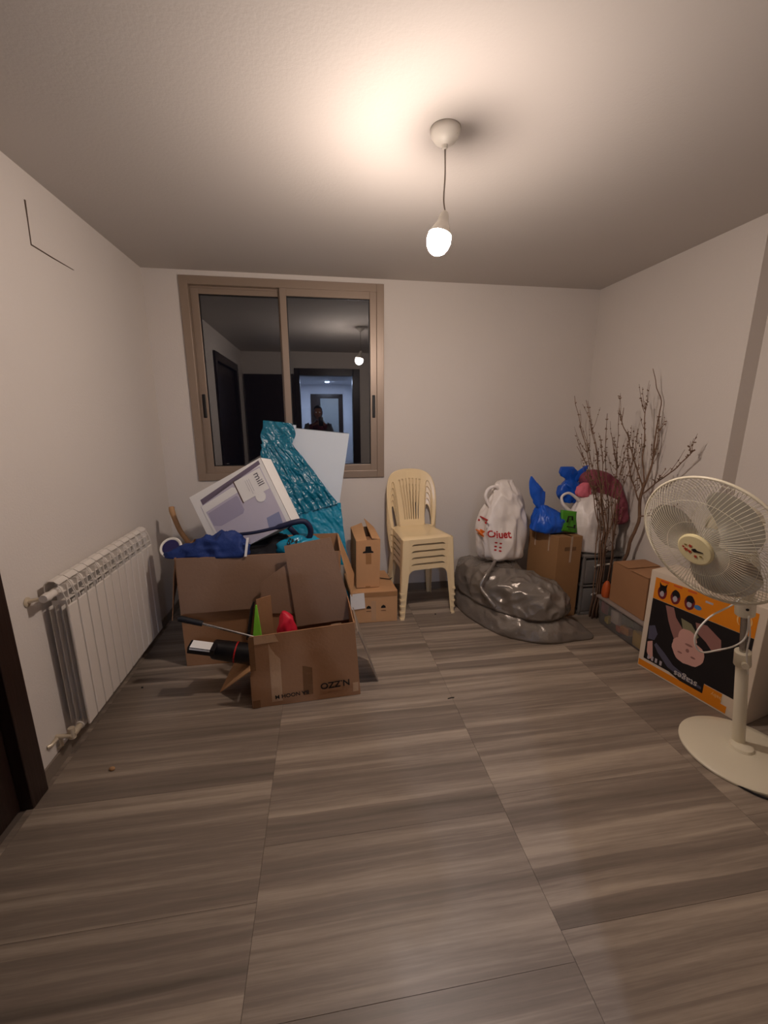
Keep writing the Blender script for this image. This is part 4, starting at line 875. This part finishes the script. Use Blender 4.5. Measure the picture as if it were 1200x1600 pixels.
for i, a in enumerate((.088, .168, .250)):
    dc('seat_picture', blob2(a, .562 - .0 * i, .029, .044, 18, .1, i), M_dr, .002); dc('seat_picture', blob2(a, .582, .022, .026, 14, .2, i + 3), M_blk, .0028); dc('seat_picture', blob2(a, .552, .014, .018, 10, .3, i), M_pg, .0032)
    if i == 0: dc('seat_picture', [(a - .02, .59), (a - .024, .625), (a - .010, .608), (a + .010, .608), (a + .024, .625), (a + .02, .59)], M_blk, .0028)
    dc('red_caption', rect(a - .02, .628, a + .03, .638), mat('caption_red', (206, 84, 44), .5), .002)
dc('blue_badge', blob2(.297, .553, .020, .014), M_cb, .0022); dc('white_caption', rect(.33, .60, .37, .612), M_pg, .002)

# --- dark bag at the right edge
b = nb(); loftbag(b, [(.002, 2.47, 1.37, .07, .13), (.06, 2.465, 1.37, .095, .15), (.30, 2.465, 1.37, .095, .15), (.48, 2.47, 1.37, .085, .135), (.58, 2.475, 1.37, .05, .09)], 60, 6, .015, 8, 6); tag(obj('dark_bag', b, mat('maroon_black', (40, 22, 26), .6, bump=.3), smooth=True), 'dark maroon bag on the floor between the product box and right edge', 'bag')

# ================================================================== pedestal fan
fn = thing('pedestal_fan', 'cream pedestal fan with round wire guard in the right foreground', 'fan', (2.02, 1.47, 0))
M_fan = mat('fan_ivory', (232, 222, 196), .32)
b = nb(); lathe(b, [(.243, .001), (.252, .004), (.252, .012), (.243, .019), (.20, .026), (.08, .032), (.05, .036), (.046, .05), (.036, .055)], Matrix.Translation((2.005, 1.435, 0)), 72); obj('base', b, M_fan, fn, smooth=.5)
P0, P1 = V((2.02, 1.465, .045)), V((1.80, 1.40, .865)); pd = (P1 - P0).normalized()
at_ = lambda f: P0.lerp(P1, f)
b = nb(); tube(b, [at_(0), at_(.62), at_(.625)], [.027, .024, .022], 24); obj('outer_pole', b, M_fan, fn, smooth=.7)
b = nb(); tube(b, [at_(.57), at_(.575), at_(.66), at_(.665)], [.030, .033, .031, .027], 24); o = obj('height_collar', b, M_fan, fn, smooth=.7)
b = nb(); kd_ = V((-.6, -.75, 0)).normalized(); q = at_(.60) + kd_ * .028; tube(b, [q, q + kd_ * .012, q + kd_ * .028], [.010, .012, .014], 12); obj('clamp_knob', b, M_fan, o, smooth=.7)
b = nb(); tube(b, [at_(.64), at_(.93)], .014, 16); obj('inner_pole', b, M_steel, fn, smooth=.7)
b = nb(); tube(b, [at_(.90), at_(.905), at_(1.0), at_(1.005)], [.030, .036, .038, .034], 24); nk = obj('neck', b, M_fan, fn, smooth=.7)
b = nb(); q = at_(.95) + kd_ * .037; tube(b, [q, q + kd_ * .004], .006, 10); obj('screw', b, M_ink, nk)
FC = V((1.488, 1.331, 1.159)); fnrm = V((-.922, -.182, -.342)).normalized(); fu = fnrm.cross(V((0, 0, 1))).normalized(); fv = fu.cross(fnrm)
MF = frame_m(FC, fu, fv)
if (MF.to_3x3() @ V((0, 0, 1))).dot(fnrm) < 0: MF = frame_m(FC, -fu, fv)
def fp(r, a, z): return MF @ V((r * math.cos(a), r * math.sin(a), z))
RG = .270
b = nb(); tube(b, [fp(RG, 2 * PI * i / 96, 0) for i in range(96)], .0055, 8, close=True); rim = obj('guard_rim', b, M_fan, fn, smooth=True)
def wires(zc, r0, n, depth, rr):
    bm = nb()
    for i in range(n):
        a = 2 * PI * i / n
        pts = []
        for t in (0, .10, .28, .5, .75, 1): r = RG + (r0 - RG) * t; pts.append(fp(r, a + .18 * t, depth * min(1, (1 - (1 - min(t * 1.6, 1)) ** 2.2))))
        tube(bm, pts, rr, 4, cap=False)
    for t in (.33, .72): 
        r = RG + (r0 - RG) * t; zz = depth * min(1, (1 - (1 - min(t * 1.6, 1)) ** 2.2)); tube(bm, [fp(r, 2 * PI * i / 72, zz - .002) for i in range(72)], rr * 1.1, 4, close=True)
    return bm
M_wire = mat('guard_wire', (216, 208, 186), .3)
g1 = obj('front_guard', wires(0, .055, 96, .075, .0011), M_wire, fn, smooth=True); g1['kind'] = 'stuff'
g2 = obj('rear_guard', wires(0, .075, 96, -.085, .0011), M_wire, fn, smooth=True); g2['kind'] = 'stuff'
Mcap = MF @ Matrix.Translation((0, 0, .073))
b = nb(); lathe(b, [(.058, -.004), (.066, 0), (.066, .008), (.060, .012), (.003, .013)], Mcap, 48); cp = obj('hub_cap', b, mat('hub_cream', (240, 226, 176), .35), fn, smooth=.5)
def cdec(n_, pts, m_): me = shape2d(n_, pts, (), .0006); me.transform(Mcap @ Matrix.Translation((0, 0, .0138))); obj(n_, me, m_, cp)
M_or = mat('flower_red', (186, 58, 34), .5)
for a, c, r in ((-.012, .016, .009), (-.030, -.004, .010), (-.016, -.010, .009), (.004, -.026, .008), (-.040, .006, .006)):
    cdec('printed_flower', [(a + r * (1 if k % 2 else .5) * math.cos(k * PI / 5), c + r * (1 if k % 2 else .5) * math.sin(k * PI / 5)) for k in range(10)], M_or)
cdec('printed_bird', [(-.005, .006), (.006, .010), (.012, .003), (.034, .0), (.034, -.003), (.010, -.006), (0, -.008), (-.010, .0)], M_ink)
cdec('printed_leaf', blob2(.024, -.020, .006, .004, 8), mat('olive_dot', (150, 132, 60), .5)); cdec('printed_leaf', blob2(-.030, .018, .006, .003, 8), mat('olive_dot', (150, 132, 60), .5))
# blades
M_blade = mat('smoky_blade', (205, 200, 186), .25, trans=.5, ior=1.2)
for k in range(3):
    bm = nb(); G = []
    for s in (0, 1):
        rows = []
        for i in range(15):
            t = i / 14; r = .042 + t * .195; r_ = []
            for j in range(11):
                q = j / 10; w_ = .62 + .50 * math.sin(PI * min(1, t * .8 + .12)); a = k * 2 * PI / 3 + .4 + (q - .35) * w_ * 1.45 + t * .35 
                rr_ = r * (1 - .10 * t * (q - .5) ** 2 * 4)
                r_.append(bm.verts.new(fp(rr_, a, .022 - q * .050 * (1 - .35 * t) + s * .002)))
            rows.append(r_)
        for i in range(14):
            for j in range(10): bm.faces.new((rows[i][j], rows[i][j + 1], rows[i + 1][j + 1], rows[i + 1][j]))
        G.append(rows)
    obj('blade', bm, M_blade, fn, smooth=True, recalc=False)
b = nb(); lathe(b, [(.040, -.03), (.046, -.02), (.046, .022), (.036, .034), (.004, .040)], MF, 32); obj('blade_hub', b, M_blade, fn, smooth=.7)
b = nb(); lathe(b, [(.060, -.088), (.078, -.092), (.084, -.11), (.082, -.17), (.070, -.205), (.045, -.225), (.004, -.230)], MF, 40); mo = obj('motor_housing', b, M_fan, fn, smooth=.7)
b = nb(); c_ = MF @ V((0, -.05, -.15)); tube(b, spline([at_(.99), at_(1.04), P1.lerp(c_, .5) + V((.035, 0, .0)), c_ + V((.0, 0, .02))], 6), [.028] * 6 + [.034] * 6 + [.04] * 7, 20); obj('tilt_bracket', b, M_fan, fn, smooth=True)
b = nb(); q = MF @ V((0, .075, -.15)); tube(b, [q, q + V((0, 0, .02)), q + V((0, 0, .035))], [.006, .006, .010], 10); obj('swing_knob', b, M_fan, mo, smooth=.7)
b = nb(); tube(b, spline([MF @ V((.0, -.06, -.22)), (1.70, 1.33, .93), (1.555, 1.33, .83), (1.505, 1.33, .76), (1.515, 1.33, .70), (1.56, 1.335, .665), (1.66, 1.36, .65), (1.76, 1.372, .655), (1.80, 1.366, .70), (1.785, 1.36, .80)], 6), .0035, 8); tube(b, spline([(1.785, 1.36, .80), (1.83, 1.375, .70), (1.855, 1.39, .60), (1.90, 1.40, .48)], 5), .0035, 8); o = obj('power_cord', b, M_white, fn, smooth=True); o['label'] = 'white cord looping below the guard'
b = nb(); tube(b, spline([(1.78, 1.345, .006), (1.86, 1.21, .006), (1.98, 1.175, .006), (2.15, 1.10, .006), (2.3, 1.02, .006)], 6), .0045, 8); tag(obj('floor_cord', b, M_blackp, smooth=True), 'dark cord on the floor along the near edge of the fan base', 'cord')

# ================================================================== small bits on the floor
def bit(name, x, y, r, m_, lab, cat):
    bm = nb(); bmesh.ops.create_icosphere(bm, subdivisions=2, radius=r)
    for v in bm.verts: v.co = V((v.co.x * 1.1, v.co.y * .9, v.co.z * .7)) * (1 + .35 * noise.noise(v.co * 60)) + V((x, y, r * .62))
    tag(obj(name, bm, m_, smooth=True), lab, cat)
bit('wood_crumb', -1.039, 1.797, .012, M_wood, 'small tan crumb on the floor in front of the radiator', 'debris')
bit('dark_speck', .905, 3.10, .006, M_ink, 'tiny black speck on the floor between the front chair legs', 'debris')
bit('dark_speck', -1.152, 2.427, .006, M_ink, 'tiny black speck on the floor beside the radiator', 'debris')
b = nb(); tube(b, [(.69, 2.045, .003), (.715, 2.05, .003), (.73, 2.048, .004)], .0025, 6); tag(obj('dark_sliver', b, M_ink), 'tiny dark sliver on the floor on the central tile joint', 'debris')

# ================================================================== photographer (seen in the window)
def skin_body(name, nodes, edges, parent, m_, sub=2):
    me = bpy.data.meshes.new(name); me.from_pydata([n[0] for n in nodes], edges, []); o_ = bpy.data.objects.new(name, me); COL.objects.link(o_)
    md = o_.modifiers.new('skin', 'SKIN'); md.use_smooth_shade = True
    for i, n in enumerate(nodes): sv = me.skin_vertices[0].data[i]; sv.radius = (n[1], n[2] if len(n) > 2 else n[1]); sv.use_root = (i == 0)
    sd = o_.modifiers.new('sub', 'SUBSURF'); sd.levels = sub; sd.render_levels = sub
    dg = bpy.context.evaluated_depsgraph_get(); out = bpy.data.meshes.new_from_object(o_.evaluated_get(dg)); bpy.data.objects.remove(o_)
    return obj(name, out, m_, parent, smooth=True)
pr_ = thing('person', 'person standing in the doorway holding up a phone, mirrored in window glass', 'person', (-.05, -.50, 0))
sk = mat('person_skin', (150, 106, 84), .55); top_m = mat('dark_red_top', (84, 26, 32), .8); jk = mat('grey_jacket', (92, 88, 86), .8, bump=.2); tr_m = mat('dark_trousers', (30, 32, 40), .8)
cx = -.05; Y_ = -.50
nodes = [((cx, Y_, .98), .15, .11), ((cx, Y_, 1.15), .135, .10), ((cx, Y_ - .01, 1.32), .16, .11), ((cx, Y_ - .02, 1.45), .15, .09), ((cx, Y_ - .01, 1.54), .055), ((cx, Y_ + .01, 1.60), .052)]
edges = [(0, 1), (1, 2), (2, 3), (3, 4), (4, 5)]
for s in (-1, 1):
    k = len(nodes); nodes += [((cx + s * .18, Y_ - .02, 1.46), .062), ((cx + s * .27, Y_ + .04, 1.20), .050), ((cx + s * .15, Y_ + .26, 1.40), .038), ((cx + s * .10, Y_ + .36, 1.50), .028)]
    edges += [(3, k), (k, k + 1), (k + 1, k + 2), (k + 2, k + 3)]
    k = len(nodes); nodes += [((cx + s * .09, Y_, .90), .095), ((cx + s * .10, Y_ + .02, .50), .062), ((cx + s * .11, Y_ - .02, .10), .042), ((cx + s * .12, Y_ + .12, .045), .038)]
    edges += [(0, k), (k, k + 1), (k + 1, k + 2), (k + 2, k + 3)]
skin_body('body', nodes, edges, pr_, top_m)
b = nb(); HC = V((cx, Y_ + .03, 1.72))
bmesh.ops.create_uvsphere(b, u_segments=28, v_segments=20, radius=1)
for v in b.verts:
    p = v.co.copy(); q = V((p.x * .076, p.y * .094, p.z * .118))
    if p.y > 0: q.y *= 1 - .12 * max(0, -p.z); q.x *= 1 - .18 * max(0, -p.z)
    if abs(p.x) < .22 and p.y > .8 and -.25 < p.z < .1: q.y += .022 * (1 - abs(p.x) / .22)
    v.co = HC + q
hd = obj('head', b, sk, pr_, smooth=True)
b = nb(); bmesh.ops.create_uvsphere(b, u_segments=28, v_segments=16, radius=1)
for v in b.verts:
    p = v.co.copy(); q = V((p.x * .084, p.y * .102, p.z * .124)) + V((0, -.012, .010))
    if p.y > .35 and p.z < .45: q.y = min(q.y, .03)
    v.co = HC + q
obj('hair', b, mat('dark_hair', (26, 20, 18), .6, bump=.5, bscale=90), hd, smooth=True)
for s in (-1, 1):
    b = nb(); bmesh.ops.create_uvsphere(b, u_segments=12, v_segments=8, radius=.012); [setattr(v, 'co', v.co + HC + V((s * .030, .083, .005))) for v in b.verts]; obj('eye', b, M_paper, hd, smooth=True)
    b = nb(); bmesh.ops.create_uvsphere(b, u_segments=12, v_segments=8, radius=.02); [setattr(v, 'co', V((v.co.x * .4, v.co.y * .8, v.co.z * 1.4)) + HC + V((s * .078, -.005, -.01))) for v in b.verts]; obj('ear', b, sk, hd, smooth=True)
b = nb(); tube(b, [HC + V((-.024, .078, -.055)), HC + V((0, .086, -.053)), HC + V((.024, .078, -.055))], [.003, .006, .003], 8); obj('mouth', b, mat('lips', (140, 70, 66), .5), hd, smooth=True)
for s in (-1, 1):                                    # jacket: open fronts and sleeves
    nd = [((cx + s * .14, Y_ - .02, 1.42), .080, .10), ((cx + s * .20, Y_ - .02, 1.45), .078), ((cx + s * .28, Y_ + .04, 1.19), .064), ((cx + s * .16, Y_ + .24, 1.385), .048), ((cx + s * .12, Y_ + .32, 1.455), .042), ((cx + s * .145, Y_, 1.15), .070, .12), ((cx + s * .15, Y_, .92), .070, .12)]
    skin_body('jacket_side', nd, [(0, 1), (1, 2), (2, 3), (3, 4), (0, 5), (5, 6)], pr_, jk)
    nd = [((cx + s * .085, Y_, .95), .105), ((cx + s * .10, Y_ + .02, .52), .075), ((cx + s * .11, Y_ - .02, .10), .058)]
    skin_body('trouser_leg', nd, [(0, 1), (1, 2)], pr_, tr_m)
    b = nb(); box(b, (cx + s * .12 - .045, Y_ - .07, .002), (cx + s * .12 + .045, Y_ + .20, .085), .03); obj('shoe', b, M_blackp, pr_, smooth=True)
    # hand: palm and five fingers closing on the phone edge
    w0 = V((cx + s * .10, Y_ + .36, 1.50)); ph = V((s * .047, -.055, 1.545))
    nd = [(tuple(w0), .026, .018), (tuple(w0.lerp(ph, .6)), .034, .016), (tuple(ph), .034, .014)]; ed = [(0, 1), (1, 2)]
    skin_body('hand', nd, ed, pr_, sk, 1)
    for f in range(4):
        q0 = ph + V((s * .006, .008, .028 - f * .019)); skin_body('finger', [(tuple(q0), .0095), (tuple(q0 + V((s * -.004, .022, .004))), .0088), (tuple(q0 + V((-s * .012 , .034 - f * .001, .003))), .008)], [(0, 1), (1, 2)], pr_, sk, 1)
    q0 = ph + V((-s * .004, -.002, -.035)); skin_body('thumb', [(tuple(q0), .011), (tuple(q0 + V((-s * .016, .010, .020))), .010), (tuple(q0 + V((-s * .022, .014, .038))), .009)], [(0, 1), (1, 2)], pr_, sk, 1)
ph = thing('phone', 'dark phone held up by the person in the doorway', 'phone', (0, -.022, 1.59))
b = nb(); box(b, (-.038, -.030, 1.49), (.038, -.021, 1.645), .0035); obj('phone_body', b, M_blackp, ph, smooth=.6)
b = nb(); box(b, (-.034, -.0312, 1.497), (.034, -.0302, 1.638), .0004); obj('screen', b, mat('phone_screen', (40, 42, 48), .1), ph)
for z in (1.63, 1.61, 1.59): b = nb(); tube(b, [(.02, -.021, z), (.02, -.019, z)], .006, 14); obj('lens', b, M_ink, ph)
